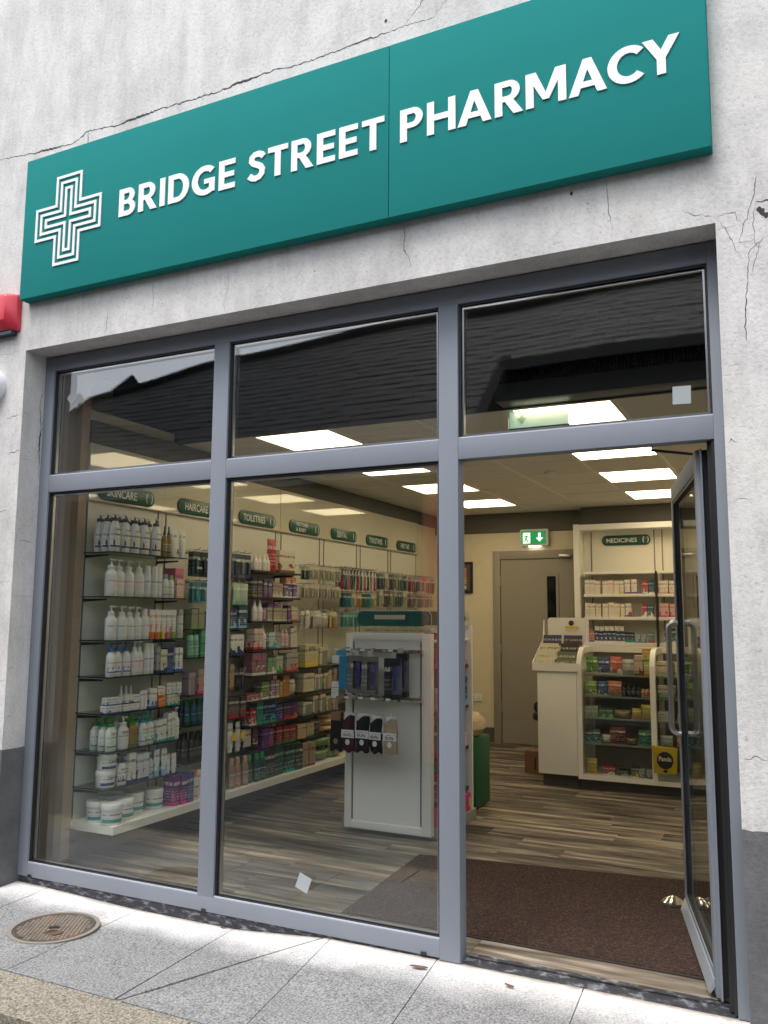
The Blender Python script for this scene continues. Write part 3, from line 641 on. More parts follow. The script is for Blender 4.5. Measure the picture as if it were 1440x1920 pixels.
for x, z, s, rot, lab in ((0.202, 2.672, 0.03, 0.785, 'diamond turned sticker on the top left window pane'), (3.553, 2.313, 0.035, 0.03, 'square pale sticker on the pane above the door'), (1.822, 0.20, 0.034, 0.35, 'tilted white sticker low on the large middle pane')):
    o = obj('window_sticker', MB().box(-s, s, -0.0005, 0.0005, -s * 1.05, s * 1.05, STK, ), None, (x, 0.0232, z)); o.rotation_euler = (0, rot, 0); tag(o, lab, 'sticker')

# door leaf, opened inwards on the right jamb
door = empty('door', (3.615, 0.085, 0.0), R(90 + 13.0)); door.parent = sf          # leaf runs along local +X
DW, DH = 0.985, 2.095; dt = 0.05
def db(name, x0, x1, y0, y1, z0, z1, m, bevel=0.001): return box(name, x0, x1, y0, y1, z0, z1, m, door, bevel=bevel)
# local +Y points to the left (towards the room centre / viewer side)
db('stile', 0.0, 0.072, -0.025, 0.025, 0.02, DH, FRAME); db('stile', DW - 0.06, DW, -0.025, 0.025, 0.02, DH, FRAME)
db('rail', 0.0725, DW - 0.0605, -0.025, 0.025, DH - 0.085, DH, FRAME); db('rail', 0.0725, DW - 0.0605, -0.025, 0.025, 0.02, 0.10, FRAME)
db('glass_pane', 0.075, DW - 0.063, -0.009, 0.009, 0.1005, DH - 0.0855, DGLASS, 0)
gm = MB()
for x0, x1, z0, z1 in ((0.0725, 0.086, 0.101, DH - .086), (DW - .074, DW - .0605, 0.101, DH - .086), (.086, DW - .074, .101, .115), (.086, DW - .074, DH - .1, DH - .086)):
    gm.box(x0, x1, 0.010, 0.022, z0, z1, GASK).box(x0, x1, -0.022, -0.010, z0, z1, GASK)
obj('gasket', gm, door)
obj('edge_seal', MB().box(-0.012, -0.0005, -0.022, 0.0, 0.025, DH - .005, GASK).box(-0.03, -0.0005, 0.006, 0.012, 0.02, DH, FRAME).box(-0.022, -0.0005, -0.025, -0.0225, 0.02, DH, FRAME), door)
obj('sweep_plate', MB().prism([(0.0255, 0.045), (0.043, 0.02), (0.048, 0.024), (0.030, 0.072), (0.0255, 0.076)], 0.03, DW - 0.01, 0, P((0.30, 0.33, 0.36), 0.4, 0.2, name='drip_plate')), door)
def handle(sgn):
    o = 0.068 * sgn; s0 = 0.025 * sgn; x = DW - 0.10; z0, z1 = 0.865, 1.40; pts = [(x, s0, z0)]
    for i in range(6):
        t = i / 5 * math.pi / 2; pts.append((x, o - 0.03 * sgn + 0.03 * sgn * math.sin(t), z0 + 0.03 - 0.03 * math.cos(t)))
    for i in range(6):
        t = i / 5 * math.pi / 2; pts.append((x, o - 0.03 * sgn + 0.03 * sgn * math.cos(t), z1 - 0.03 + 0.03 * math.sin(t)))
    pts.append((x, s0, z1)); return MB().tube(pts, 0.0142, BRUSH, 12).mesh('handle', True)
obj('handle', handle(1), door); obj('handle', handle(-1), door)
# dark weather seals between leaf and jamb
obj('frame_rebate', MB().box(XG - 0.030, XG - 0.0005, 0.03, 0.055, 0.0, Z0_ - .001, GASK).box(XG - 0.012, XG - 0.001, 0.008, 0.02, 0.0, Z0_ - .001, BLACK), sf)
obj('closer_arm', MB().tube([(3.58, 0.24, 2.106), (3.42, 0.09, 2.110)], 0.006, BLACK, 6), sf)
ds = tag(empty('door_stop', (3.30, 1.13, 0.009)), 'small domed steel door stop standing on the brown mat', 'door stop')
obj('dome', MB().lathe([(0.055, 0), (0.055, 0.012), (0.035, 0.028), (0.012, 0.04), (0.0, 0.043)], CHROME, seg=20, caps=False).mesh('dome', True), ds)
obj('rubber_ring', MB().lathe([(0.06, -0.004), (0.06, 0.005), (0.0555, 0.008)], BLACK, seg=20, caps=False).mesh('rubber_ring', True), ds)

# ================================================================== interior shell
fl = empty('floor', kind='structure'); PW = 0.178; PL = 1.22; prnd = random.Random(5)
box('underlay', -0.6, 4.4, 0.101, 6.29, -0.06, -0.012, P((0.03, 0.028, 0.025), 0.9, name='underlay'), fl)
pm = {}
y = 0.101; r_ = 0
while y < 6.0:
    x = -0.3 - prnd.random() * PL
    while x < 3.95:
        x0, x1 = max(x, -0.3), min(x + PL, 4.0)
        if x1 - x0 > 0.05:
            L_ = round(x1 - x0, 3)
            if L_ not in pm: pm[L_] = MB().box(0.0006, L_ - 0.0006, 0.0006, PW - 0.0006, -0.012, 0, PLANK).mesh('plank')
            obj('plank', pm[L_], fl, (x0, y, 0))
        x += PL
    y += PW; r_ += 1
cl = empty('ceiling', kind='structure'); tiles = {}
GX = [0.035, 0.64, 1.2475, 1.8525, 2.4575, 3.0625, 3.6675]; GY = [1.19, 1.782, 2.376, 2.97, 3.563, 4.156, 4.75, 5.343, 5.937]
lights = {(1, 0), (4, 0), (1, 2), (4, 2), (1, 4), (4, 4), (1, 6), (4, 6)}
tm = MB().box(0.006, 0.599, 0.006, 0.587, 0.003, 0.018, TILE).mesh('ceiling_tile')
bars = MB()
for x in GX: bars.box(x - 0.012, x + 0.012, 1.19, 5.98, 2.630, 2.634, WHITE)
for y in GY: bars.box(0.0, 3.95, y - 0.012, y + 0.012, 2.6285, 2.6325, WHITE)
obj('grid_bars', bars, cl)
rown = ['nearest the window', 'second from the window', 'third from the window', 'nearest the back wall']
for i in range(-1, 7):
    for j in range(-0, 9):
        x = GX[i] if i >= 0 else GX[0] - 0.605; yy = GY[j]
        if yy > 5.8: continue
        if (i, j) in lights:
            t = tag(empty('ceiling_light', (x, yy, 2.63)), 'square lit ceiling panel, %s row, %s' % ('left' if i == 1 else 'right', rown[j // 2]), 'ceiling light', 'lit square ceiling panels')
            obj('diffuser', MB().box(0.022, 0.583, 0.02, 0.573, -0.001, 0.004, LITE), t)
            obj('bezel', MB().box(0.013, 0.0215, 0.013, 0.58, -0.004, 0.006, WHITE).box(0.5835, 0.592, 0.013, 0.58, -0.004, 0.006, WHITE).box(0.022, 0.583, 0.0125, 0.0195, -0.004, 0.006, WHITE).box(0.022, 0.583, 0.5735, 0.58, -0.004, 0.006, WHITE), t)
        else: obj('ceiling_tile', tm, cl, (x, yy, 2.63))
box('deck', -0.6, 4.4, 1.2, 6.29, 2.70, 2.72, DKGREY, cl)
DKB = P((0.022, 0.024, 0.028), 0.6, name='near_black_soffit')
box('window_soffit', -0.6, 4.4, 0.101, 1.188, 3.14, 3.2, DKB, kind='structure'); box('bulkhead', -0.6, 4.4, 1.165, 1.188, 2.626, 3.14, DKB, kind='structure')
box('wall_behind_pillar', -0.6, -0.02, 0.36, 6.29, -0.05, 2.7, CREAM, kind='structure')
box('pillar', -0.45, 0.012, 0.29, 0.355, 0.0, 3.12, P((0.52, 0.39, 0.275), 0.8, name='tan_wall_paint', var=0.08), kind='structure')
box('left_return_wall', -0.6, -0.46, 0.101, 0.36, 0, 3.12, P((0.52, 0.39, 0.275), 0.8, name='tan_wall_paint', var=0.08), kind='structure')
box('left_wall', -0.02, -0.001, 0.356, 5.98, -0.01, 2.7, CREAM, kind='structure')
box('left_wall_band', 0.0, 0.03, 0.356, 5.979, 2.485, 2.627, DKGREY, kind='structure')
box('right_wall', 3.95, 4.0, 0.101, 5.98, 0, 3.12, CREAM, kind='structure')
bw = empty('back_wall', kind='structure')
box('plaster', -0.02, 0.735, 5.981, 6.2, 0.165, 2.40, CREAM, bw); box('plaster', 0.735, 1.78, 5.981, 6.2, 2.186, 2.40, CREAM, bw); box('plaster', 1.78, 4.0, 5.981, 6.2, 0, 2.40, CREAM, bw)
box('dark_band', -0.02, 4.0, 5.97, 6.2, 2.401, 2.66, DKGREY, bw); box('skirting', 0.001, 0.733, 5.962, 5.98, 0.0, 0.164, DKGREY, bw); box('core', 0.0, .735, 5.99, 6.2, 0, .164, CREAM, bw)
box('bulkhead_step', 1.81, 3.95, 5.80, 5.969, 2.402, 2.628, DKGREY, bw)

# back door
bd = tag(empty('stock_room_door'), 'flat grey door with narrow vision slot under the exit sign', 'door')
arch = MB().box(0.736, 0.822, 5.945, 5.99, 0, 2.185, DOORG).box(1.68, 1.779, 5.945, 5.99, 0, 2.185, DOORG).box(0.823, 1.679, 5.945, 5.99, 2.09, 2.185, DOORG)
obj('frame', arch.mesh('frame', bevel=0.003), bd)
lf = MB().box(0.828, 1.343, 5.965, 6.0, 0.006, 2.085, DOORG).box(1.51, 1.674, 5.965, 6.0, 0.006, 2.085, DOORG).box(1.3435, 1.5095, 5.965, 6.0, 0.006, 1.05, DOORG).box(1.3435, 1.5095, 5.965, 6.0, 1.92, 2.085, DOORG)
obj('leaf', lf, bd); vp = MB().box(1.345, 1.375, 5.955, 5.99, 1.06, 1.918, DOORG).box(1.478, 1.508, 5.955, 5.99, 1.06, 1.918, DOORG).box(1.376, 1.477, 5.955, 5.99, 1.886, 1.918, DOORG).box(1.376, 1.477, 5.955, 5.99, 1.06, 1.09, DOORG)
obj('slot_surround', vp, bd); box('vision_pane', 1.376, 1.477, 5.975, 5.985, 1.091, 1.885, P((0.008, 0.008, 0.008), 0.05, name='black_glass'), bd)
box('closer', 1.53, 1.66, 5.90, 5.963, 2.095, 2.125, BRUSH, bd, bevel=.004)
for z in (1.78, 1.0, 0.35): obj('hinge', MB().lathe([(0.008, 0), (0.008, 0.11)], BRUSH, seg=8), bd, (0.825, 5.953, z))
obj('lever', MB().lathe([(0.03, 0), (0.03, 0.02)], BLACK, sx=1, sy=1, seg=14), bd, (1.62, 5.93, 1.0)).rotation_euler = (R(90), 0, 0)
box('doorway_void', 0.8, 1.7, 6.02, 6.2, 0, 2.15, BLACK, kind='structure')

# exit sign over the door
GRN = emis('exit_green', (0.0, 0.30, 0.09), 0.22); GRN.node_tree.nodes['Principled BSDF'].inputs['Base Color'].default_value = (0, .25, .08, 1)
GWH = emis('exit_white', (0.75, 1.0, 0.8), 0.5)
ex = tag(empty('exit_sign', (1.245, 5.968, 2.235), -math.pi / 2), 'lit green emergency exit sign with running figure and down arrow', 'exit sign')
obj('housing', MB().prism(rrect(-0.165, 0.165, 0.0, 0.19, 0.02), 0, 0.05, 0, P((.6, .6, .56), .4, name='grey_plastic')), ex)
obj('green_face', MB().prism(rrect(-0.152, 0.135, 0.018, 0.17, 0.014), 0.0505, 0.053, 0, GRN), ex)
pic = MB().box(0.0535, 0.0545, -0.13, -0.045, 0.028, 0.150, GWH)
pic.prism([(0.05, 0.145), (0.08, 0.145), (0.08, 0.09), (0.108, 0.09), (0.065, 0.045), (0.022, 0.09), (0.05, 0.09)], 0.0535, 0.0545, 0, GWH)
obj('white_field', pic, ex)
def run_fig():
    mb = MB(); k = 0.0548
    def limb(a, b, w_):
        dx, dz = b[0] - a[0], b[1] - a[1]; l = math.hypot(dx, dz); nx, nz = -dz / l * w_, dx / l * w_
        mb.prism([(a[0] + nx, a[1] + nz), (a[0] - nx, a[1] - nz), (b[0] - nx, b[1] - nz), (b[0] + nx, b[1] + nz)], k, k + .001 + random.random() * .0004, 0, GRN)
    limb((-0.085, 0.118), (-0.095, 0.078), .009); limb((-0.095, 0.08), (-0.075, 0.058), .006); limb((-0.075, 0.06), (-0.07, 0.034), .005); limb((-0.095, 0.08), (-0.105, 0.055), .006); limb((-0.105, 0.055), (-0.127, 0.05), .005)
    limb((-0.086, 0.115), (-0.065, 0.098), .004); limb((-0.065, 0.098), (-0.05, 0.106), .004); limb((-0.088, 0.115), (-0.108, 0.108), .004); limb((-0.108, 0.108), (-0.112, 0.09), .004)
    mb.prism([(-0.080 + .009 * math.cos(t * .785), 0.134 + .009 * math.sin(t * .785)) for t in range(8)], k, k + .0012, 0, GRN); return mb
obj('running_figure', run_fig(), ex)
obj('downlight', MB().box(0.01, 0.045, -0.07, 0.07, -0.012, -0.0005, emis('downlight', (1, .95, .8), 1.5)), ex)
# hanging exit blade behind the transom light
hx = tag(empty('hanging_exit_blade', (2.62, 1.26, 2.53)), 'pale green translucent exit blade hanging beneath the ceiling above the doorway', 'exit sign')
obj('blade', MB().box(-0.175, 0.175, -0.004, 0.004, 0.0, 0.099, emis('glowing_green_acrylic', (0.18, 0.42, 0.30), 0.4)), hx); obj('edge_trim', MB().box(-0.182, -0.176, -0.006, 0.006, -0.008, 0.10, ACRYL).box(-0.182, 0.182, -0.006, 0.006, -0.010, -0.0005, BRUSH), hx)  # blade glows: panel light passing through it is put into emission
obj('arrow', MB().prism([(-0.13, 0.06), (-0.10, 0.02), (-0.07, 0.06), (-0.09, 0.06), (-0.09, 0.09), (-0.11, 0.09), (-0.11, 0.06)], -0.0045, -0.0055, 1, P((.5, .72, .6), .5)), hx)
# air curtain over the door
ac = tag(empty('air_curtain', (0, 0, 0)), 'long dark air curtain heater with mesh grille above the door', 'air curtain')
box('casing', 2.43, 3.64, 0.98, 1.16, 2.815, 2.97, P((0.03, 0.032, 0.037), 0.35, name='dark_casing'), ac, bevel=.01); box('lower_casing', 2.44, 3.64, 1.0, 1.16, 2.632, 2.735, P((0.075, 0.085, 0.10), 0.35, name='blue_grey_casing'), ac, bevel=.006)
gr = MB()
for i in range(60): gr.box(2.46 + i * .0195, 2.468 + i * .0195, 0.995, 1.15, 2.742, 2.808, BLACK)
for i in range(4): gr.box(2.45, 3.63, 0.99, 0.994, 2.75 + i * .015, 2.754 + i * .015, BLACK)
obj('grille', gr.mesh('grille'), ac, kind='stuff')
sm = tag(empty('smoke_detector', (2.118, 3.394, 2.63)), 'small white smoke detector on the ceiling between the light rows', 'smoke detector')
obj('base', MB().lathe([(0.05, 0), (0.05, -0.018), (0.04, -0.02)], WHITE, seg=20).mesh('base', True), sm); obj('sensor', MB().lathe([(0.032, -0.0205), (0.034, -0.035), (0.02, -0.048), (0, -0.05)], WHITE, seg=16, caps=False).mesh('sensor', True), sm)

# mat
mt = tag(empty('entrance_mat'), 'large dark brown loop entrance mat inside the open door', 'mat')
mp = [(1.885, 0.27), (3.585, 0.27), (3.52, 1.60), (1.813, 1.37)]
obj('pile', MB().prism([(1.897, 0.283), (3.575, 0.283), (3.51, 1.588), (1.828, 1.36)], 0.003, 0.0095, 2, LOOP), mt)
obj('rubber_border', MB().prism(mp, 0.0005, 0.0065, 2, P((0.03, 0.022, 0.018), 0.7, name='rubber')), mt)
# picture and socket on back wall
pf = tag(empty('framed_picture', (0.29, 5.979, 1.70), -math.pi / 2), 'black framed picture with orange photographs on the cream back wall', 'picture')
obj('frame', MB().box(0, .02, -.19, .19, 0, .03, BLACK).box(0, .02, -.19, .19, .34, .37, BLACK).box(0, .02, -.19, -.16, .031, .339, BLACK).box(0, .02, .16, .19, .031, .339, BLACK), pf)
obj('mount', MB().box(0.002, 0.006, -.159, .159, .031, .339, P((.10, .10, .10), .6, name='charcoal_mount')), pf)
obj('photo', MB().box(.0065, .008, -.12, .11, .2, .30, PR((.75, .25, .1), (.08, .03, .02), (.5, .3, .1), 3.3, 5)), pf); obj('photo', MB().box(.0065, .008, -.12, .11, .10, .195, PR((.7, .45, .12), (.1, .05, .02), (.3, .12, .05), 4.3, 4)), pf)
obj('caption_card', MB().box(.0065, .008, -.12, .11, .05, .09, PR((.7, .66, .5), (.25, .22, .2), (.7, .66, .5), 1.3, 4)), pf)
so_ = tag(empty('wall_socket', (0.51, 5.979, 0.45), -math.pi / 2), 'white double power socket low on the back wall', 'socket')
obj('plate', MB().box(0, .009, -.073, .073, 0, .086, WHITE).mesh('plate', bevel=.003), so_)
pins = MB()
for yy in (-.036, .036):
    for a, b in ((0, .05), (-.012, .028), (.012, .028)): pins.box(.0092, .0098, yy + a - .003, yy + a + .003, b - .002, b + .006, BLACK)
obj('pin_hole_pattern', pins, so_)

# ================================================================== products: one prototype mesh set per kind and look, instanced as things
c_w = (0.74, 0.74, 0.72); c_cr = (0.66, 0.60, 0.46); c_bk = (0.02, 0.02, 0.022); c_ink = (0.10, 0.10, 0.12)
c_nv = (0.02, 0.04, 0.14); c_bl = (0.05, 0.14, 0.45); c_lb = (0.25, 0.5, 0.72); c_tl = (0.03, 0.32, 0.32); c_gn = (0.05, 0.32, 0.08); c_dg = (0.012, 0.07, 0.045)
c_mg = (0.28, 0.62, 0.42); c_lg = (0.30, 0.50, 0.12); c_rd = (0.55, 0.03, 0.05); c_pk = (0.70, 0.18, 0.30); c_mp = (0.62, 0.04, 0.22); c_pu = (0.22, 0.05, 0.30); c_lp = (0.34, 0.26, 0.55)
c_or = (0.70, 0.20, 0.04); c_ye = (0.72, 0.55, 0.08); c_gy = (0.35, 0.36, 0.37); c_dk = (0.05, 0.045, 0.05); c_am = (0.30, 0.19, 0.05); c_pe = (0.62, 0.38, 0.26); c_br = (0.22, 0.08, 0.03); c_ppk = (0.70, 0.50, 0.48)
PC = {}
def body_prof(h, f=0.74, sh=0.86, neck=0.34):
    return [(0.0, 0), (0.46, 0), (0.5, 0.02 * h), (0.5, f * h * 0.93), (0.46, f * h), (neck, sh * h), (neck, (sh + .02) * h)]
def proto(kind, w_, h, d_, c1, c2, c3, seed):
    """returns [(part name, mesh, children)] in a local frame: base centre at the origin, front towards +X"""
    key = (kind, w_, h, d_, c1, c2, c3, seed)
    if key in PC: return PC[key]
    out = []; body = P(c1, 0.32, name='plastic', var=0.03); cap = P(c2, 0.35, name='cap_plastic', var=0.03); lab = PR(c1, c3 if c3 != c1 else c_ink, c2, seed, 10 + (seed % 4))
    arc = lambda r, z0, z1, m=None: MB().lathe([(r, z0), (r, z1)], m or lab, sx=d_, sy=w_, seg=10, a0=-75, a1=75, caps=False)
    if kind in ('pump', 'spray', 'bottle', 'can', 'oval'):
        f, sh = {'pump': (0.62, 0.74), 'spray': (0.60, 0.72), 'bottle': (0.70, 0.80), 'can': (0.76, 0.80), 'oval': (0.68, 0.80)}[kind]
        nk = {'pump': 0.22, 'spray': 0.2, 'bottle': 0.28, 'can': 0.4, 'oval': 0.24}[kind]
        pr = body_prof(h, f, sh, nk)
        if kind == 'oval': pr = [(0, 0), (0.42, 0), (0.46, 0.02 * h), (0.5, 0.25 * h), (0.48, 0.5 * h), (0.4, 0.68 * h), (0.26, 0.78 * h), (0.26, 0.8 * h)]
        out.append(('body', MB().lathe(pr, body, sx=d_, sy=w_, seg=14, caps=False).mesh('body', True), [('label', arc(0.508, 0.12 * h, f * h * 0.82).mesh('label', True))]))
        z = (sh + .005) * h
        if kind == 'can': out.append(('cap', MB().lathe([(0.44, z - .05 * h), (0.44, h * .97), (0.38, h), (0, h)], cap, sx=d_, sy=w_, seg=12, caps=False).mesh('cap', True), []))
        elif kind == 'bottle': out.append(('cap', MB().lathe([(0.34, z - .01 * h), (0.32, h), (0, h)], cap, sx=d_, sy=w_, seg=12, caps=False).mesh('cap', True), []))
        elif kind == 'spray': out.append(('cap', MB().lathe([(0.28, z - .01 * h), (0.24, z + .03 * h), (0.14, z + .12 * h), (0.10, h), (0, h)], cap, sx=d_, sy=w_, seg=10, caps=False).mesh('cap', True), []))
        else:
            m = MB().lathe([(0.3, z - .01 * h), (0.3, z + .07 * h), (0.14, z + .09 * h), (0.08, z + .1 * h), (0.08, h * .96)], cap, sx=d_, sy=w_, seg=10, caps=False)
            m.box(-0.10 * d_, 0.13 * d_, -0.15 * w_, 0.42 * w_, h * (.955 if kind == 'pump' else .975), h, cap if kind == 'pump' else P(c_w, .35, name='cap_plastic', var=.03)); out.append(('pump', m.mesh('pump', True), []))
    elif kind == 'tube':      # squeezed tube standing on its cap
        mb = MB(); n = 12; rows = [(0.40, 0.42, 0.14 * h), (0.48, 0.44, 0.2 * h), (0.5, 0.3, 0.6 * h), (0.5, 0.05, 0.93 * h), (0.5, 0.04, h)]; i0 = 0
        for (ry, rxx, z) in rows:
            for j in range(n): t = 2 * math.pi * j / n; mb.v.append((rxx * d_ * math.cos(t), ry * w_ * math.sin(t), z))
        k = mb.mi(lab)
        for r_ in range(len(rows) - 1):
            for j in range(n): a = r_ * n + j; b = r_ * n + (j + 1) % n; mb.f.append((a, b, b + n, a + n)); mb.m.append(k)
        mb.f.append(tuple((len(rows) - 1) * n + j for j in range(n))); mb.m.append(k)
        out.append(('body', mb.mesh('body', True), [])); out.append(('cap', MB().lathe([(0.36, 0), (0.38, 0.14 * h)], cap, sx=d_, sy=w_, seg=12).mesh('cap', True), []))
    elif kind == 'jar':
        out.append(('body', MB().lathe([(0, 0), (0.45, 0), (0.47, 0.03 * h), (0.47, 0.72 * h)], body, sx=d_, sy=w_, seg=18, caps=False).mesh('body', True), [('label', arc(0.476, 0.08 * h, 0.66 * h, PR(c1, c_ink, c1, seed, 7)).mesh('label', True)), ('label_band', arc(0.479, 0.13 * h, 0.30 * h, P(c3, .4)).mesh('label_band', True))]))
        out.append(('lid', MB().lathe([(0.44, 0.70 * h), (0.5, 0.73 * h), (0.5, 0.95 * h), (0.47, h), (0, h)], cap, sx=d_, sy=w_, seg=20, caps=False).mesh('lid', True), []))
    elif kind == 'box':
        out.append((None, MB().box(-d_ / 2, d_ / 2, -w_ / 2 + .0006, w_ / 2 - .0006, 0.0005, h, lab).mesh('carton'), []))
    elif kind == 'wbox':      # carton with a clear window
        out.append(('carton', MB().box(-d_ / 2, d_ / 2 - .004, -w_ / 2 + .0006, w_ / 2 - .0006, 0.0005, h, lab).box(d_ / 2 - .0038, d_ / 2, -w_ / 2 + .001, -w_ * .22, 0.001, h - .001, lab).box(d_ / 2 - .0038, d_ / 2, -w_ * .219, w_ / 2 - .001, h * .84, h - .001, lab).mesh('carton'), []))
        out.append(('window', MB().box(d_ / 2 - .0036, d_ / 2 - .0005, -w_ * .215, w_ * .44, h * .1, h * .835, P(c2, 0.15, name='film_window')).mesh('window'), []))
    elif kind == 'rack':      # block of stacked small packs
        mb = MB(); n = max(2, int(h / 0.05)); m2 = max(1, int(w_ / 0.055)); rr = random.Random(seed)
        for i in range(n):
            for j in range(m2):
                o_ = rr.uniform(-.004, .004); mb.box(-d_ / 2 + o_, d_ / 2 + o_, -w_ / 2 + j * w_ / m2 + .0015, -w_ / 2 + (j + 1) * w_ / m2 - .0015, i * h / n + .001, (i + 1) * h / n - .001, PR(c1, c3, c2, seed + (i + j) % 2, 6))
        out.append((None, mb.mesh('pack_stack'), []))
    elif kind in ('pouch', 'bag', 'wipes'):
        mb = MB(); nx, nz = 6, 7; th = d_ / 2; k = mb.mi(lab); rr = random.Random(seed * 7 + 1)
        for s_ in (1, -1):
            b0 = len(mb.v)
            for i in range(nz + 1):
                for j in range(nx + 1):
                    u, v = j / nx, i / nz; bl = (math.sin(math.pi * u) ** .45) * (math.sin(math.pi * min(1, v * 1.02)) ** .4 if kind != 'bag' else min(1, (1 - v) * 2.2) ** .5)
                    wv = rr.uniform(-.06, .06) * th * bl
                    mb.v.append((s_ * (th * bl + 0.0008) + wv, (u - .5) * w_ * (1 - .06 * math.sin(math.pi * v)), v * h))
            for i in range(nz):
                for j in range(nx):
                    a = b0 + i * (nx + 1) + j; mb.f.append((a, a + 1, a + nx + 2, a + nx + 1)); mb.m.append(k)
        out.append((None, mb.mesh('soft_pack', True), []))
    elif kind == 'pack':      # blister card hanging from its top edge; origin at the base centre
        out.append(('card', MB().box(-0.001, 0.001, -w_ / 2, w_ / 2, 0, h, PR(c2, c3, c1, seed, 12)).mesh('card'), []))
        bl = MB(); pts = rrect(-w_ * .38, w_ * .38, h * .08, h * .76, w_ * .15, 3); k = bl.mi(BLIST); n = len(pts); b0 = len(bl.v)
        for q, x in ((1.0, 0.0012), (0.92, d_ * .8), (0.7, d_)):
            cz = h * .42; bl.v += [(x, p[0] * q, cz + (p[1] - cz) * q) for p in pts]
        for r_ in range(2):
            for j in range(n): a = b0 + r_ * n + j; b = b0 + r_ * n + (j + 1) % n; bl.f.append((a, b, b + n, a + n)); bl.m.append(k)
        bl.f.append(tuple(b0 + 2 * n + j for j in range(n))); bl.m.append(k)
        out.append(('blister', bl.mesh('blister'), [])); out.append(('contents', MB().prism(rrect(-w_ * .2, w_ * .2, h * .14, h * .68, w_ * .12, 3), 0.0015, d_ * .6, 0, P(c1, .4, name='product_plastic')).mesh('contents'), []))
    elif kind == 'brush':     # narrow toothbrush blister
        out.append(('card', MB().box(-0.001, 0.001, -w_ / 2, w_ / 2, 0, h, PR(c2, c3, c1, seed, 12)).mesh('card'), []))
        out.append(('handle', MB().tube([(0.006, 0, 0.02 * h), (0.008, 0.002, 0.4 * h), (0.008, -0.001, 0.86 * h)], [w_ * .17, w_ * .15, w_ * .09], P(c1, .3, name='brush_plastic'), 6).box(0.004, 0.012, -w_ * .16, w_ * .16, 0.72 * h, 0.90 * h, P(c_w, .5)).mesh('handle'), []))
    PC[key] = out; return out
vrnd = random.Random(23)
def spawn(nm, kind, w_, h, d_, c1, c2, c3, seed, loc, rz, label, cat, group=None, ry=0.0):
    ps = proto(kind, w_, h, d_, c1, c2, c3, seed)
    if ps[0][0] is None:
        o = bpy.data.objects.new(nm, ps[0][1]); COL.objects.link(o)
    else:
        o = bpy.data.objects.new(nm, None); o.empty_display_size = 0.02; COL.objects.link(o)
        for pn, me, ch in ps:
            c = bpy.data.objects.new(pn, me); COL.objects.link(c); c.parent = o
            for cn, cm in ch: g = bpy.data.objects.new(cn, cm); COL.objects.link(g); g.parent = c
    if kind in ('box', 'rack', 'wbox', 'pouch'): o.scale.z = vrnd.uniform(.94, 1.05)
    o.location = loc; o.rotation_euler = (0, ry, rz); tag(o, label, cat, group); return o
NAMES = {'pump': ('pump_bottle', 'pump bottle'), 'oval': ('pump_bottle', 'pump bottle'), 'spray': ('spray_bottle', 'spray bottle'), 'bottle': ('bottle', 'bottle'), 'can': ('spray_can', 'spray can'), 'tube': ('cream_tube', 'tube'), 'jar': ('cream_tub', 'tub'),
         'box': ('carton', 'carton'), 'wbox': ('window_carton', 'carton'), 'rack': ('pack_stack', 'packs'), 'pouch': ('pouch', 'pouch'), 'bag': ('bag', 'bag'), 'wipes': ('wipes_pack', 'wipes'), 'pack': ('hanging_pack', 'hanging pack'), 'brush': ('toothbrush_pack', 'toothbrush')}
TXT = {'white oval bottle with slate cap': ('Aveeno', .55, .56), 'dark green razor pack': ('Gillette', .8, .30), 'white bottle with orange band': ('E45', .6, .45), 'large buff carton with blue bowl picture': ('AVENT', .5, .74), 'wide cream carton': ('AVENT', .4, .7)}
for k_ in ('white pump bottle with green pump', 'white pump bottle with white pump', 'white pump bottle with mint pump', 'white pump bottle with navy pump', 'large white tube with blue foot', 'wide white tub with navy corner', 'wide white tub stacked on another', 'white carton with blue flash', 'white carton with teal corner'): TXT[k_] = ('CeraVe', .7, .5 if 'tub ' in k_ else (.5 if 'pump' in k_ else .72))
def letter_on(o, desc, w_, h, d_, kind):
    if desc not in TXT: return
    s_, fw_, fz = TXT[desc]; k = ('txt', desc)
    if k not in PC: PC[k] = text_mesh(s_, w_ * fw_ * .26, P((.7, .72, .7) if 'green razor' in desc else (.05, .07, .16), .5), wid=w_ * fw_, bold=.015)
    par = o.children[0] if len(o.children) else o
    t = bpy.data.objects.new('lettering', PC[k]); COL.objects.link(t); t.parent = par; t.location = (d_ * (.535 if kind in ('pump', 'oval', 'bottle') else (.50 if kind == 'jar' else .3 if kind == 'tube' else .5)) + .0012, 0, h * fz)
    if kind == 'pack': t.location.x = d_ + .001
jrnd = random.Random(11); SEED = [0]; CNT = {}
def lab(desc, place, n, tot, extra=''):
    return desc + (' ' + extra if extra else '') + (', ' + ORD[n % 12] + ' from left' if tot > 1 else '') + ' on ' + place
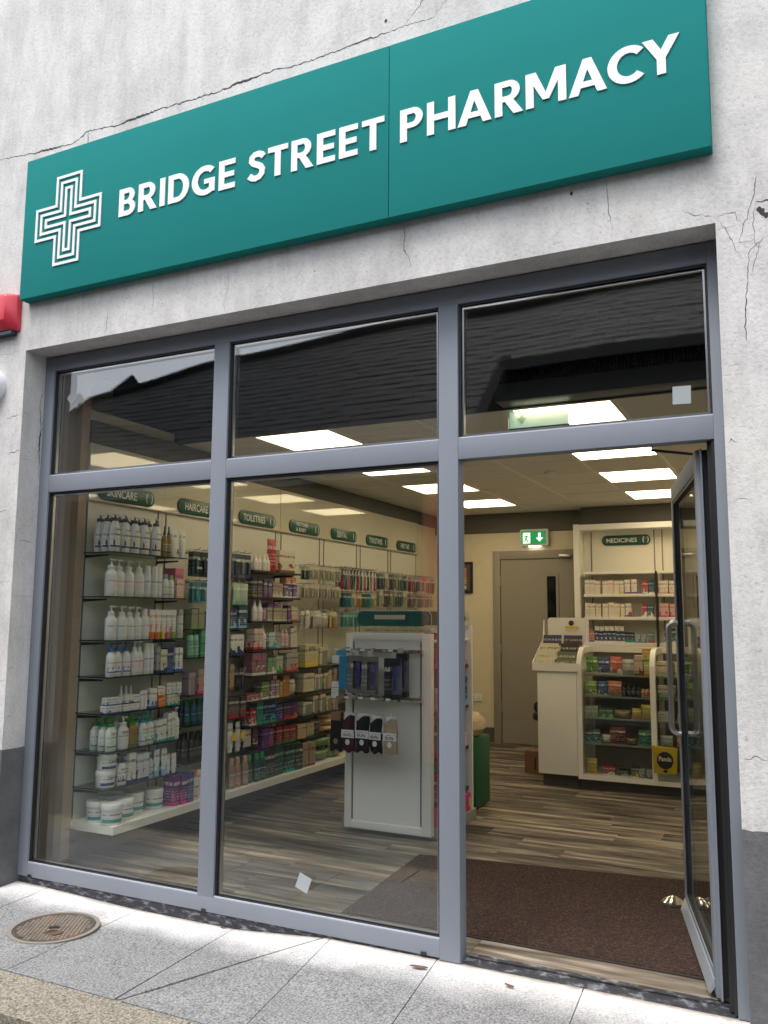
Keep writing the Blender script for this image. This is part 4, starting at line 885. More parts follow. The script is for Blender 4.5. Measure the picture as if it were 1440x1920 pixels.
def row(items, place, z, X, rz=0.0, axis='y', y_off=0.0, gap=0.0, deep_dir=-1):
    """items: (kind, [positions], w, h, d, c1, c2, c3, desc[, rows deep[, x shift]])"""
    for it in items:
        kind, pos, w_, h, d_, c1, c2, c3, desc = it[:9]; deep = it[9] if len(it) > 9 else 1; xs = it[10] if len(it) > 10 else 0.0
        if ('toiletries' in place or 'base' in place or 'haircare' in place) and max(c1) - min(c1) > .15: c1 = tuple(round(q * .6, 4) for q in c1)     # deeper inks on these packs
        SEED[0] += 1; nm, cat = NAMES[kind]; n = len(pos); k = (desc, place); base = CNT.get(k, 0); CNT[k] = base + n
        for r_ in range(deep):
            for i, p in enumerate(pos):
                t = jrnd.uniform(-.10, .10) if kind in ('pump', 'oval', 'spray', 'tube', 'jar') else jrnd.uniform(-.06, .06)
                off = jrnd.uniform(-.012, .006)
                front = X + xs - d_ / 2 - r_ * d_ * 1.06 + off
                loc = (front, p, z) if axis == 'y' else (p, X - xs + d_ / 2 + r_ * d_ * 1.06 + off, z)
                ex_ = '' if deep == 1 else ('in front' if r_ == 0 else ('in second row' if r_ == 1 else 'in back row'))
                o_ = spawn(nm, kind, w_, h, d_, c1, c2, c3, SEED[0] % 17, loc, rz + t, lab(desc, place, base + i, max(n, base + n), ex_), cat, '%s on %s' % (desc, place) if n * deep > 1 else None)
                if r_ == 0: letter_on(o_, desc, w_, h, d_, kind)

# ------------------------------------------------------------------ left wall: seven shelving bays
BAYS = [(.366, 1.014), (1.094, 1.74), (1.82, 2.466), (2.551, 3.193), (3.273, 3.916), (3.997, 4.63), (4.701, 5.37)]
BN = ['skincare', 'haircare', 'toiletries', 'mother and baby', 'dental', 'farther toiletries', 'first aid']
SIGNS = ['SKINCARE', 'HAIRCARE', 'TOILETRIES', 'MOTHER\n& BABY', 'DENTAL', 'TOILETRIES', 'FIRST AID']
LV = [[.41, .62, .84, 1.054, 1.27, 1.532, 1.80], [.45, .69, .89, 1.138, 1.33], [.43, .61, .79, .976, 1.17, 1.38, 1.565, 1.765], [.43, .61, .80, 1.0], [.43, .61, .80, 1.0], [.43, .61, .80, 1.0], [.43, .61, .80, 1.0]]
GEDGE = P((0.015, 0.035, 0.03), 0.15, name='dark_glass_edge'); BSH = P((0.03, 0.03, 0.032), 0.35, name='black_shelf'); TRIM = P((0.55, 0.54, 0.48), 0.25, name='pale_trim')
for b, (ya, yb) in enumerate(BAYS):
    t = tag(empty('shelving_bay'), 'cream wall shelving bay under the %s %s sign' % ({2: 'nearer', 5: 'farther'}.get(b, ''), SIGNS[b].replace('\n', ' ').title()) if b in (2, 5) else 'cream wall shelving bay under the %s sign' % SIGNS[b].replace('\n', ' ').title(), 'shelving', 'shelving bays along the left wall')
    y0, y1 = ya - 0.04 if b else 0.357, yb + 0.04
    box('back_panel', 0.001, 0.008, y0 + .001, y1 - .001, 0.215, 2.125, PANEL, t)
    box('header_panel', 0.001, 0.028, y0 + .0005, y1 - .0005, 2.135, 2.484, HEADER, t); box('header_trim', 0.001, 0.034, y0, y1, 2.1255, 2.1345, TRIM, t)
    for y in (ya, yb):
        m = MB().box(0.0085, 0.013, y - .005, y + .005, 0.22, 2.12, P((.22, .22, .21), .4, name='upright_metal'))
        for i in range(60): m.box(0.0132, 0.0136, y - .002, y + .002, 0.24 + i * .031, 0.262 + i * .031, BLACK)
        obj('upright', m, t)
    box('base_shelf', 0.0, 0.345, y0 + .0003, y1 - .0003, 0.166, 0.2125, WHITE, t)
    box('plinth_board', 0.0, 0.06, y0, y1, 0.0, 0.165, DKGREY, t)
    for z in LV[b]:
        dpt = 0.262
        if b == 0 or (b == 1):
            s = MB().box(0.014, dpt, ya - .012, yb + .012, z - .007, z - .001, SGLASS, front=None)
            o = obj('shelf', s, t); obj('edge', MB().box(dpt + .0002, dpt + .002, ya - .012, yb + .012, z - .0075, z - .0005, GEDGE).box(0.014, dpt, ya - .0145, ya - .0125, z - .0075, z - .0005, GEDGE), o)
        else: o = box('shelf', 0.014, dpt, ya - .012, yb + .012, z - .014, z - .001, BSH, t)
        for y in (ya, yb - .006):
            obj('bracket', MB().prism([(0.0136, z - .034), (0.20, z - .024), (0.20, z - .0148), (0.0136, z - .0148)], y, y + .005, 1, BLACK), t)
    # sign
    cy = (ya + yb) / 2 + (-.01 if b == 0 else .02); s = tag(empty('department_sign', (0.0285, cy, 2.140)), 'dark green pill shaped %s sign on the cream header panel' % (SIGNS[b].replace('\n', ' ') + ({2: ' nearest the window', 5: ' farther back'}.get(b, ''))), 'sign', 'department signs along the left wall')
    obj('plate', MB().prism(rrect(-.255, .255, 0, .108, .0535, 8), 0.001, 0.012, 0, SIGNG).mesh('plate', bevel=.002), s)
    tx = SIGNS[b]; hh = .052 if '\n' not in tx else .08; wd = {'SKINCARE': .27, 'HAIRCARE': .26, 'TOILETRIES': .30, 'DENTAL': .19, 'FIRST AID': .22}.get(tx, .20)
    obj('lettering', text_mesh(tx, hh, LETW, wid=wd, bold=0.012), s, (0.0125, -0.05, .028 if '\n' not in tx else .014))
    cr = MB()
    for sg_ in (1, -1):
        pts = []
        for i in range(9): q = R(-80 + 160 * i / 8); pts.append((0.205 + sg_ * (0.012 + .020 * math.cos(q)), .054 + .036 * math.sin(q)))
        for i in range(8, -1, -1): q = R(-80 + 160 * i / 8); pts.append((0.205 + sg_ * (0.012 + .011 * math.cos(q)), .054 + sg_ * .004 + .034 * math.sin(q)))
        cr.prism(pts, 0.0122, 0.013, 0, LETW)
    obj('emblem', cr, s)

F = 0.25
# ---- skincare
S = 'skincare shelf'
row([('oval', [.39, .48, .56, .65, .75], .082, .235, .052, c_w, (.06, .075, .11), c_ink, 'white oval bottle with slate cap', 3),
     ('spray', [.83, .87], .04, .2, .04, c_am, c_nv, c_w, 'olive spray bottle with navy top'),
     ('tube', [.93, 1.005], .062, .185, .045, c_w, c_w, c_gn, 'white cream tube')], 'top ' + S, 1.80, F)
row([('pump', [.325 + .06, .455, .54, .625], .075, .225, .075, c_w, c_w, c_or, 'white pump bottle'), ('can', [.69, .745, .80], .05, .20, .05, c_w, c_w, c_bl, 'white aerosol can'),
     ('bottle', [.86], .05, .155, .045, c_w, c_lp, c_tl, 'white bottle with violet cap'), ('bottle', [.915], .05, .15, .045, c_w, c_lg, c_tl, 'white bottle with lime cap'),
     ('box', [.985], .07, .12, .06, c_ppk, c_pe, c_ink, 'pink beige carton')], 'second ' + S, 1.532, F, gap=0)
row([('box', [1.00], .09, .19, .10, c_pk, c_pk, c_ink, 'pink bottle holder box', 1, .08)], 'second ' + S, 1.532, F - .10)
row([('pump', [.40, .48], .078, .205, .06, c_w, c_w, c_tl, 'white pump bottle with teal band'), ('pump', [.555], .07, .20, .06, c_w, c_w, c_gn, 'white pump bottle with green band'), ('pump', [.625], .065, .2, .06, c_w, c_w, c_tl, 'slim white pump bottle'),
     ('bottle', [.69], .07, .19, .06, c_w, c_w, c_lp, 'white bottle with purple label'), ('tube', [.745, .79], .05, .185, .035, c_w, c_or, c_or, 'orange capped tube'), ('tube', [.845], .048, .185, .035, c_w, c_ye, c_ink, 'yellow capped tube'),
     ('tube', [.90], .048, .185, .035, c_w, c_pk, c_ink, 'pink capped tube'), ('tube', [.955], .048, .185, .035, c_w, c_lg, c_gn, 'lime striped tube'), ('can', [1.01], .048, .19, .045, (.6, .6, .56), c_gy, c_ink, 'pale grey bottle')], 'third ' + S, 1.27, F)
row([('pump', [.40, .46, .53], .06, .20, .055, c_w, c_bl, c_rd, 'white pump bottle with blue pump'), ('pump', [.595, .65], .056, .205, .055, c_w, c_w, c_mp, 'white pump bottle with red badge'), ('can', [.71, .755], .046, .19, .045, c_w, c_w, c_bl, 'white cylinder bottle'),
     ('box', [.80], .03, .16, .04, c_gy, c_nv, c_ink, 'grey carton'), ('box', [.85], .06, .155, .05, (.62, .62, .5), c_nv, c_ink, 'pale olive carton with blue tab'), ('box', [.915], .058, .155, .05, c_nv, c_bl, c_w, 'navy carton'), ('box', [.975, 1.01], .034, .155, .05, c_w, c_bl, c_ink, 'slim white carton')], 'fourth ' + S, 1.054, F)
row([('box', [.43], .13, .046, .045, c_w, c_bl, c_ink, 'long white carton laid flat'), ('box', [.57], .14, .046, .045, c_w, c_bl, c_ink, 'long white carton laid flat')], 'fifth ' + S, .84, F)
row([('box', [.44], .125, .044, .045, c_w, c_bl, c_ink, 'white carton stacked on top at left')], 'fifth ' + S, .887, F - .004); row([('box', [.575], .13, .05, .045, c_w, c_nv, c_ink, 'second white carton stacked on top')], 'fifth ' + S, .887, F - .002)
row([('spray', [.55, .60, .65], .034, .15, .034, c_w, c_w, c_bl, 'small white spray bottle', 1, -.06), ('tube', [.665, .70], .032, .115, .028, c_w, c_w, c_bl, 'small white tube'), ('box', [.745, .785], .034, .125, .034, c_w, c_bl, c_ink, 'small white carton'),
     ('box', [.83, .868], .034, .065, .034, c_or, c_or, c_w, 'orange carton'), ('box', [.915, .965, 1.005], .042, .07, .04, (.66, .63, .52), c_tl, c_ink, 'small cream carton')], 'fifth ' + S, .84, F)
row([('box', [.83, .868], .034, .065, .034, c_w, c_or, c_or, 'white and orange carton on top'), ('box', [.915, .965, 1.005], .042, .075, .04, c_w, c_tl, c_ink, 'small white carton on top')], 'fifth ' + S, .9075, F)
row([('pump', [.43], .085, .19, .05, c_w, c_gn, c_gn, 'white pump bottle with green pump', 3)], 'sixth ' + S, .62, F)
row([('pump', [.525], .08, .19, .05, c_w, c_w, c_dg, 'white pump bottle with white pump', 2), ('pump', [.61], .075, .185, .05, c_am, c_gn, c_ink, 'amber oil pump bottle', 2), ('pump', [.695, .765], .066, .185, .05, c_w, c_tl, c_gn, 'white pump bottle with mint pump', 2),
     ('box', [.825, .875], .046, .135, .04, c_w, c_tl, c_ink, 'white carton with teal corner'), ('box', [.92, .96], .036, .175, .04, c_w, c_tl, c_ink, 'tall white carton'), ('pump', [1.01], .06, .2, .05, c_w, c_w, c_tl, 'tall white pump bottle')], 'sixth ' + S, .62, F)
row([('jar', [.44], .115, .095, .115, c_w, c_w, c_nv, 'wide white tub with navy corner')], 'bottom glass ' + S, .41, F); row([('jar', [.442], .115, .095, .115, c_w, c_w, c_nv, 'wide white tub stacked on another')], 'bottom glass ' + S, .5055, F)
row([('pump', [.53], .07, .175, .045, c_w, c_nv, c_nv, 'white pump bottle with navy pump', 3), ('box', [.60], .062, .18, .05, c_w, c_nv, c_ink, 'white carton with blue flash'), ('box', [.665, .72], .05, .16, .05, (.6, .62, .7), c_nv, c_ink, 'lilac white carton'),
     ('pump', [.775], .055, .165, .045, (.45, .58, .6), c_bl, c_ink, 'clear bottle with blue pump', 2), ('tube', [.835, .895], .054, .165, .03, c_w, c_lb, c_tl, 'large white tube with blue foot'), ('tube', [.95, .995], .044, .12, .03, c_w, c_w, c_lb, 'small white tube')], 'bottom glass ' + S, .41, F)
for i, (x, y, dsc) in enumerate([(.147, .425, 'white tub at the left end'), (.275, .41, 'white tub at the front left corner'), (.10, .57, 'white tub behind the front tubs'), (.235, .55, 'white tub second along the front edge'), (.165, .715, 'white tub third along the front edge'), (.045, .72, 'white tub far back against the panel'), (.195, .86, 'white tub beside the purple cartons')]):
    spawn('cream_tub', 'jar', .125, .118, .125, c_w, c_w, c_tl, 3, (x, y, .213), jrnd.uniform(-.6, .0), dsc + ', teal banded, on the base shelf', 'tub', 'teal banded white tubs on the base shelf')
BS = 'white base shelf'
row([('box', [.955, 1.02], .052, .19, .09, c_pu, c_mp, c_w, 'tall purple carton'), ('box', [1.082], .055, .19, .07, c_bl, c_pu, c_w, 'tall blue carton'), ('bottle', [1.15], .06, .185, .05, (.64, .6, .56), c_or, c_ink, 'white bottle with orange band'), ('tube', [1.215], .055, .185, .045, c_w, c_w, c_ink, 'white tube'),
     ('pump', [1.30], .09, .23, .06, c_w, c_lp, c_ink, 'large white pump bottle with violet collar'), ('can', [1.385, 1.455], .055, .225, .055, (.10, .40, .38), c_w, c_dg, 'teal spray can with white top', 2),
     ('bottle', [1.56, 1.635, 1.71], .06, .205, .05, c_pe, c_pe, c_w, 'peach bottle'), ('bottle', [1.785, 1.86, 1.935], .062, .2, .05, c_dg, c_gn, c_w, 'dark green bottle with green cap'),
     ('box', [2.02], .12, .20, .07, c_bk, c_dg, c_w, 'large black carton'), ('rack', [2.15], .13, .21, .07, (.02, .05, .04), c_dg, c_mg, 'stack of black and green packs'), ('rack', [2.30], .13, .21, .07, (.02, .04, .05), c_tl, c_mg, 'stack of dark teal packs'), ('rack', [2.42], .10, .20, .07, (.02, .05, .04), c_dg, c_w, 'stack of dark packs'),
     ('box', [2.535, 2.63], .085, .19, .06, (.62, .48, .36), c_br, c_br, 'cream carton with brown bottle picture')], BS, .2135, .31)
for z, r_, dsc in ((.2145, 0.05, 'green wipes pack at the bottom of the pile'), (.315, -.08, 'green wipes pack lying on another')):
    spawn('wipes_pack', 'wipes', .34, .10, .2, (.12, .22, .15), c_w, c_lg, 5, (.18, 2.88, z), r_, dsc + ' on base shelf', 'wipes', 'green wipes packs on the base shelf')
row([('wipes', [3.12], .2, .12, .16, (.55, .5, .3), c_gn, c_ink, 'cream wipes pack')], BS, .2145, .30)
# ---- haircare
S = 'haircare shelf'
row([('box', [1.14, 1.215], .068, .135, .07, (.45, .5, .33), (.25, .36, .16), c_ink, 'pale green carton with leaf print'), ('box', [1.285, 1.36, 1.435], .07, .125, .07, (.035, .015, .04), c_pu, c_lp, 'dark aubergine carton'), ('box', [1.59], .075, .15, .06, c_nv, c_lb, c_w, 'navy carton with pale badge'), ('box', [1.70], .10, .17, .06, (.02, .05, .13), c_lb, c_w, 'wide navy carton')], 'top ' + S, 1.33, F)
row([('can', [1.13, 1.19], .054, .15, .05, c_mg, c_mg, c_w, 'mint green roll-on'), ('can', [1.25, 1.305, 1.36, 1.41], .048, .185, .045, (.15, .50, .26), (.15, .50, .26), c_bk, 'tall green spray can', 2), ('box', [1.64], .15, .145, .07, c_w, c_nv, c_bk, 'white carton with navy lid'), ('box', [1.5], .08, .12, .07, (.10, .35, .30), c_tl, c_w, 'teal green carton')], 'second ' + S, 1.138, F)
row([('wbox', [1.15], .075, .15, .06, (.35, .30, .33), (.3, .25, .3), c_pu, 'clear fronted lilac carton'), ('box', [1.225, 1.285, 1.345], .058, .17, .06, (.62, .55, .45), c_mp, c_rd, 'cream and raspberry carton'), ('box', [1.58], .05, .175, .05, (.62, .52, .3), c_br, c_br, 'gold and brown carton'), ('pack', [1.655, 1.715], .05, .15, .02, c_bk, (.06, .05, .08), c_w, 'dark hair accessory pack')], 'third ' + S, .89, F)
row([('bottle', [1.12, 1.18, 1.24, 1.30, 1.36, 1.42], .054, .16, .045, (.01, .06, .10), (.01, .10, .07), c_lb, 'dark teal shampoo bottle', 2), ('box', [1.59, 1.66, 1.73], .062, .15, .05, c_dk, c_rd, c_w, 'dark carton with red lettering')], 'fourth ' + S, .69, F)
row([('bottle', [1.11, 1.175, 1.24, 1.305, 1.37], .058, .185, .045, (.025, .02, .018), c_bk, (.62, .58, .48), 'black bottle with cream label', 2)], 'bottom ' + S, .45, F)
row([('tube', [1.60, 1.71], .06, .205, .045, c_w, c_w, c_bk, 'white tube with black panel'), ('box', [1.80], .10, .13, .08, (.6, .56, .52), c_bk, c_bk, 'cream carton'), ('bottle', [1.91], .06, .19, .05, c_br, (.6, .5, .4), c_ink, 'brown bottle with pale cap')], 'bottom ' + S, .45, F)
for y, lb in ((1.61, 'left'), (1.72, 'right')):
    o = tag(obj('promotion_disc', MB().lathe([(0.03, -.0008), (0.03, .0008)], P(c_ye, .5, name='yellow_paper'), seg=16), None, (F + .012, y, .56)), 'round yellow promotion disc on the %s black panelled white tube' % lb, 'label')
    o.rotation_euler = (0, R(90), 0)
# ---- toiletries (bay 3)
S = 'nearer toiletries shelf'
row([('spray', [1.87, 1.925, 1.975, 2.025], .045, .13, .04, c_w, c_w, c_rd, 'white bottle with red label'), ('pouch', [2.105], .12, .25, .05, (.62, .04, .07), c_rd, c_w, 'tall red pouch'), ('box', [2.285], .22, .17, .07, (.66, .62, .52), c_br, c_br, 'cream carton with a figure picture')], 'top ' + S, 1.765, F)
row([('box', [1.85, 1.925], .06, .15, .06, (.03, .02, .04), c_am, c_w, 'black carton with star print'), ('box', [2.0, 2.06], .05, .13, .06, (.10, .06, .16), c_pu, c_w, 'dark violet carton'), ('box', [2.13, 2.20], .07, .115, .06, (.62, .48, .42), c_cr, c_bk, 'pink cream carton'), ('box', [2.28, 2.345, 2.41], .06, .11, .06, (.10, .07, .20), c_w, c_w, 'violet carton with white sides')], 'second ' + S, 1.565, F)
row([('box', [2.30, 2.38], .07, .055, .06, c_or, c_w, c_w, 'orange carton on top of violet cartons')], 'second ' + S, 1.6755, F)
row([('spray', [1.87, 1.935], .05, .165, .045, c_w, c_w, c_mp, 'white spray bottle'), ('box', [1.99], .035, .10, .06, (.35, .22, .36), c_pu, c_w, 'mauve carton'), ('box', [2.06, 2.13, 2.20, 2.27], .066, .10, .07, (.62, .58, .46), c_cr, c_bk, 'cream dental carton'), ('box', [2.33], .04, .12, .06, c_pu, c_lp, c_w, 'dark purple carton'), ('box', [2.385, 2.44], .05, .11, .06, (.6, .55, .45), c_rd, c_bk, 'cream and red carton')], 'third ' + S, 1.38, F)
row([('box', [2.10, 2.18], .09, .04, .06, c_pu, c_pu, c_w, 'flat purple carton laid on cream cartons')], 'third ' + S, 1.4805, F - .01)
row([('rack', [1.90], .13, .16, .07, (.6, .55, .5), c_rd, c_rd, 'stack of white and red packs'), ('spray', [2.0], .055, .18, .05, c_w, c_w, c_bk, 'white spray bottle with black label'), ('rack', [2.10], .10, .13, .07, (.5, .58, .58), c_tl, c_bl, 'stack of white and teal packs'), ('box', [2.19], .07, .12, .06, (.6, .56, .42), c_lb, c_ink, 'cream carton'), ('spray', [2.27, 2.32], .045, .17, .045, (.6, .45, .45), c_w, c_rd, 'red labelled spray bottle'), ('box', [2.385, 2.44], .045, .16, .05, (.58, .56, .5), c_ppk, c_ink, 'tall pale carton')], 'fourth ' + S, 1.17, F)
row([('rack', [1.92], .18, .16, .08, (.45, .25, .3), c_w, c_mp, 'stack of pink and white toothpaste packs'), ('rack', [2.09], .13, .13, .08, (.2, .35, .2), c_w, c_gn, 'stack of green and white packs'), ('rack', [2.22], .10, .14, .08, (.5, .52, .42), c_gn, c_gn, 'stack of pale green packs'), ('rack', [2.39], .19, .15, .08, (.4, .38, .36), c_rd, c_dk, 'stack of pink white packs')], 'fifth ' + S, .976, F)
row([('box', [1.86], .16, .055, .07, (.55, .10, .2), c_w, c_w, 'long pink carton'), ('rack', [2.02], .11, .13, .07, (.22, .34, .08), c_w, c_w, 'stack of lime packs'), ('rack', [2.15], .11, .13, .07, (.30, .18, .28), c_w, c_w, 'stack of mauve packs'), ('box', [2.235], .04, .12, .06, c_ye, c_or, c_ink, 'yellow carton'), ('box', [2.32], .10, .165, .06, (.55, .22, .14), c_or, c_ye, 'salmon carton'), ('pouch', [2.42], .09, .12, .06, (.6, .56, .46), c_cr, c_ink, 'cream soft pack')], 'sixth ' + S, .79, F)
row([('box', [1.87], .07, .13, .07, c_rd, c_w, c_w, 'red carton'), ('box', [1.955], .08, .17, .08, (.02, .30, .24), c_tl, c_mg, 'bright teal carton'), ('rack', [2.08], .15, .16, .07, (.02, .04, .18), c_tl, c_lb, 'stack of navy packs'), ('rack', [2.215], .11, .12, .07, (.08, .04, .2), c_pu, c_lb, 'stack of violet blue packs'), ('rack', [2.33], .11, .12, .07, (.05, .06, .22), c_rd, c_or, 'stack of blue and red packs'), ('rack', [2.43], .09, .12, .07, (.05, .06, .22), c_or, c_rd, 'stack of blue and orange packs')], 'seventh ' + S, .61, F)
row([('rack', [2.03], .10, .14, .06, (.12, .05, .18), c_pu, c_lp, 'stack of purple packs'), ('box', [2.12], .06, .13, .06, (.2, .08, .2), c_mp, c_w, 'plum carton'), ('rack', [2.22, 2.32, 2.41], .09, .13, .06, (.42, .03, .06), c_gn, c_ppk, 'stack of crimson packs')], 'bottom ' + S, .43, F)
# ---- mother and baby
S = 'mother and baby shelf'
row([('box', [2.69], .23, .19, .08, (.62, .54, .36), c_ye, c_bk, 'large buff carton with blue bowl picture'), ('wbox', [2.89], .15, .155, .08, (.6, .55, .42), (.25, .27, .26), c_bk, 'buff carton with grey window')], 'top ' + S, 1.0, F)
row([('box', [2.65], .17, .145, .09, (.6, .55, .42), c_cr, c_bk, 'wide cream carton'), ('wbox', [2.79, 2.865, 2.94], .07, .13, .07, (.6, .55, .42), (.28, .30, .30), c_bk, 'small window carton'), ('wbox', [3.02, 3.10], .06, .165, .07, (.6, .55, .42), c_pe, c_bk, 'tall narrow window carton')], 'second ' + S, .80, F)
row([('wbox', [2.64], .14, .105, .08, (.55, .52, .42), (.22, .25, .26), c_bk, 'wide grey window carton'), ('wbox', [2.77, 2.88], .09, .145, .08, (.6, .55, .42), (.25, .27, .27), c_bk, 'tall grey window carton'), ('wbox', [2.99, 3.10], .1, .13, .08, (.58, .5, .38), (.25, .26, .22), c_br, 'buff baby carton')], 'third ' + S, .61, F)
row([('box', [2.56], .12, .12, .08, (.55, .42, .33), c_pe, c_bk, 'pink house shaped carton'), ('box', [2.70], .12, .11, .07, (.45, .42, .3), c_gn, c_ink, 'mottled beige pack'), ('pouch', [2.83], .14, .14, .09, (.05, .05, .06), c_cr, c_cr, 'dark soft pouch')], 'bottom ' + S, .43, F)
for i, (y, z) in enumerate([(3.02, .431), (3.03, .488), (3.02, .545)]):
    spawn('wipes_pack', 'wipes', .22, .058, .16, (.60, .40, .24), c_pe, c_cr, 9, (.17, y, z), .04 * i, '%s peach rolled soft pack on bottom mother and baby shelf' % ['lowest', 'middle', 'topmost'][i], 'soft pack', 'peach soft packs in a pile')
row([('box', [3.35, 3.43, 3.51, 3.59], .07, .13, .06, (.55, .5, .4), c_tl, c_ink, 'pale carton'), ('bottle', [3.68, 3.75, 3.82], .05, .15, .05, c_dg, c_gn, c_w, 'green mouthwash bottle')], 'top dental shelf', 1.0, F)
row([('box', [3.33, 3.42, 3.5], .075, .13, .06, (.5, .5, .46), c_bl, c_ink, 'white toothpaste carton'), ('bottle', [3.6, 3.67, 3.74, 3.81], .05, .14, .05, (.05, .3, .3), c_w, c_w, 'teal mouthwash bottle')], 'second dental shelf', .80, F)

# ---- hanging packs: chrome hooks with two or three packs on each
def hang(bay_place, ys, z, kinds, reach=0.24, n=2):
    """ys: hook positions; z: bottom of packs; kinds: list of (kind,w,h,d,c1,c2,c3,desc) cycled"""
    for i, y in enumerate(ys):
        k, w_, h, d_, c1, c2, c3, desc = kinds[i % len(kinds)]; nm, cat = NAMES[k]
        tot = len([q for q in range(len(ys)) if kinds[q % len(kinds)][7] == desc]); idx = len([q for q in range(i) if kinds[q % len(kinds)][7] == desc])
        hk = tag(obj('display_hook', MB().tube([(0.012, y, z + h + .012), (reach + .02, y, z + h + .014), (reach + .03, y, z + h + .026)], 0.0028, CHROME, 6).box(0.0137, 0.016, y - .02, y + .02, z + h, z + h + .03, CHROME)), 'chrome hook, %s from left on %s' % (ORD[i % 12] if i < 12 else 'last', bay_place), 'hook', 'chrome hooks along ' + bay_place)
        for j in range(n):
            o_ = spawn(nm, k, w_, h, d_, c1, c2, c3, (i * 3 + len(desc)) % 17, (reach - j * max(.035, d_ * 1.1), y + jrnd.uniform(-.004, .004), z), jrnd.uniform(-.12, .12),
                  ('front' if j == 0 else ('second' if j == 1 else 'rear')) + ' ' + desc + (', %s hook from left' % ORD[idx % 12] if tot > 1 else '') + ' on ' + bay_place, cat, desc + ' on ' + bay_place)
            if j == 0: letter_on(o_, desc, w_, h, d_, k)
hang('top haircare row', [1.15, 1.235, 1.32, 1.40], 1.685, [('pack', .078, .17, .03, (.01, .10, .08), (.015, .035, .03), c_w, 'dark green razor pack'), ('pack', .078, .17, .03, (.02, .02, .03), (.012, .02, .03), c_gy, 'black razor pack')])
hang('second haircare row', [1.16, 1.25, 1.34, 1.43], 1.505, [('pack', .078, .14, .03, (.05, .35, .40), (.06, .22, .28), c_w, 'aqua razor pack'), ('pack', .078, .14, .03, (.3, .55, .6), (.03, .12, .2), c_w, 'pale blue razor pack')])
hang('top haircare row near toiletries', [1.60, 1.68, 1.755], 1.70, [('pack', .075, .17, .03, (.03, .05, .14), (.05, .07, .12), c_w, 'navy comb pack'), ('pack', .075, .17, .03, (.2, .22, .25), (.06, .07, .09), c_w, 'grey brush pack')])
hang('second haircare row near toiletries', [1.62, 1.71], 1.50, [('pouch', .10, .15, .03, (.36, .46, .38), c_mg, c_w, 'clear green net bag')])
SILV = ('pack', .07, .115, .03, (.58, .54, .42), (.55, .52, .42), c_gy, 'clear soother pack'); SILV2 = ('pack', .07, .115, .03, (.5, .45, .4), (.48, .47, .42), c_br, 'silvery teat pack')
hang('top baby row', [2.60, 2.68, 2.77, 2.86, 2.95, 3.05, 3.14], 1.725, [('pack', .07, .11, .03, c_dg, (.3, .33, .25), c_w, 'green edged pack'), SILV, SILV, SILV2, SILV2, SILV, SILV2])
hang('second baby row', [2.60, 2.68, 2.77, 2.87, 2.97, 3.07, 3.15], 1.565, [SILV, SILV2, SILV, SILV2])
hang('third baby row', [2.62, 2.78, 2.90, 3.06], 1.315, [('pouch', .06, .15, .04, (.62, .60, .5), c_w, c_ink, 'white bulb brush'), ('pouch', .12, .15, .05, (.40, .38, .34), c_gy, c_w, 'clear lumpy bag'), ('pouch', .11, .14, .05, (.36, .35, .32), c_gy, c_w, 'clear wrapped sponge'), ('pack', .12, .145, .03, (.5, .25, .12), (.62, .55, .35), c_gn, 'colourful toy card')])
TB = [('brush', .034, .185, .02, c, b_, c_w, d) for c, b_, d in (((.45, .03, .06), (.10, .05, .06), 'red toothbrush card'), ((.02, .10, .12), (.12, .2, .2), 'teal toothbrush card'), ((.5, .12, .16), (.3, .25, .25), 'pink toothbrush card'), ((.03, .06, .04), (.04, .08, .06), 'dark green toothbrush card'), ((.5, .5, .45), (.06, .05, .06), 'black toothbrush card'))]
hang('top dental row', [3.23, 3.285, 3.34, 3.40, 3.46, 3.52, 3.58, 3.65, 3.72, 3.79, 3.86], 1.665, TB, n=3)
BT = [('pack', .075, .13, .03, c, b_, c_w, d) for c, b_, d in (((.04, .2, .25), (.02, .09, .12), 'dark teal floss pack'), ((.1, .35, .38), (.03, .14, .18), 'teal floss pack'), ((.6, .55, .4), (.5, .5, .42), 'cream floss pack'), ((.6, .25, .05), (.5, .3, .1), 'orange floss pack'))]
hang('second dental row', [3.27, 3.36, 3.45, 3.55, 3.65, 3.75, 3.85], 1.50, BT)
hang('third dental row', [3.30, 3.40, 3.50, 3.60, 3.70], 1.325, [('pack', .085, .13, .03, (.12, .40, .36), (.10, .30, .27), c_w, 'aqua dental pack')])
MX = [('pack', .08, .16, .03, c, b_, c_w, d) for c, b_, d in (((.10, .14, .2), (.12, .16, .17), 'slate blue pack'), ((.58, .55, .38), (.5, .5, .42), 'straw coloured pack'), ((.12, .08, .10), (.15, .12, .13), 'dark brown pack'), ((.42, .42, .30), (.2, .25, .24), 'olive pack'), ((.14, .2, .22), (.3, .3, .26), 'grey green pack'))]
hang('top farther toiletries row', [4.02, 4.13, 4.24, 4.35, 4.46, 4.57], 1.685, MX); hang('second farther toiletries row', [4.02, 4.13, 4.24, 4.35, 4.46, 4.57], 1.515, MX[1:] + MX[:1])
FA = [('pack', .08, .165, .02, c, b_, c_w, d) for c, b_, d in (((.6, .10, .16), (.45, .25, .28), 'red plaster pack'), ((.12, .14, .2), (.25, .26, .28), 'slate bandage pack'), ((.58, .5, .48), (.5, .2, .25), 'pink and white plaster pack'), ((.6, .55, .5), (.55, .08, .1), 'red topped plaster pack'))]
hang('top first aid row', [4.76, 4.87, 4.98, 5.09, 5.20, 5.31], 1.68, FA); hang('second first aid row', [4.76, 4.86, 4.96, 5.06, 5.16, 5.26], 1.515, [('pack', .08, .135, .02, (.40, .22, .30), (.30, .18, .24), c_w, 'mauve plaster pack'), ('pack', .06, .135, .02, (.5, .5, .45), (.2, .25, .25), c_w, 'pale dressing pack')])

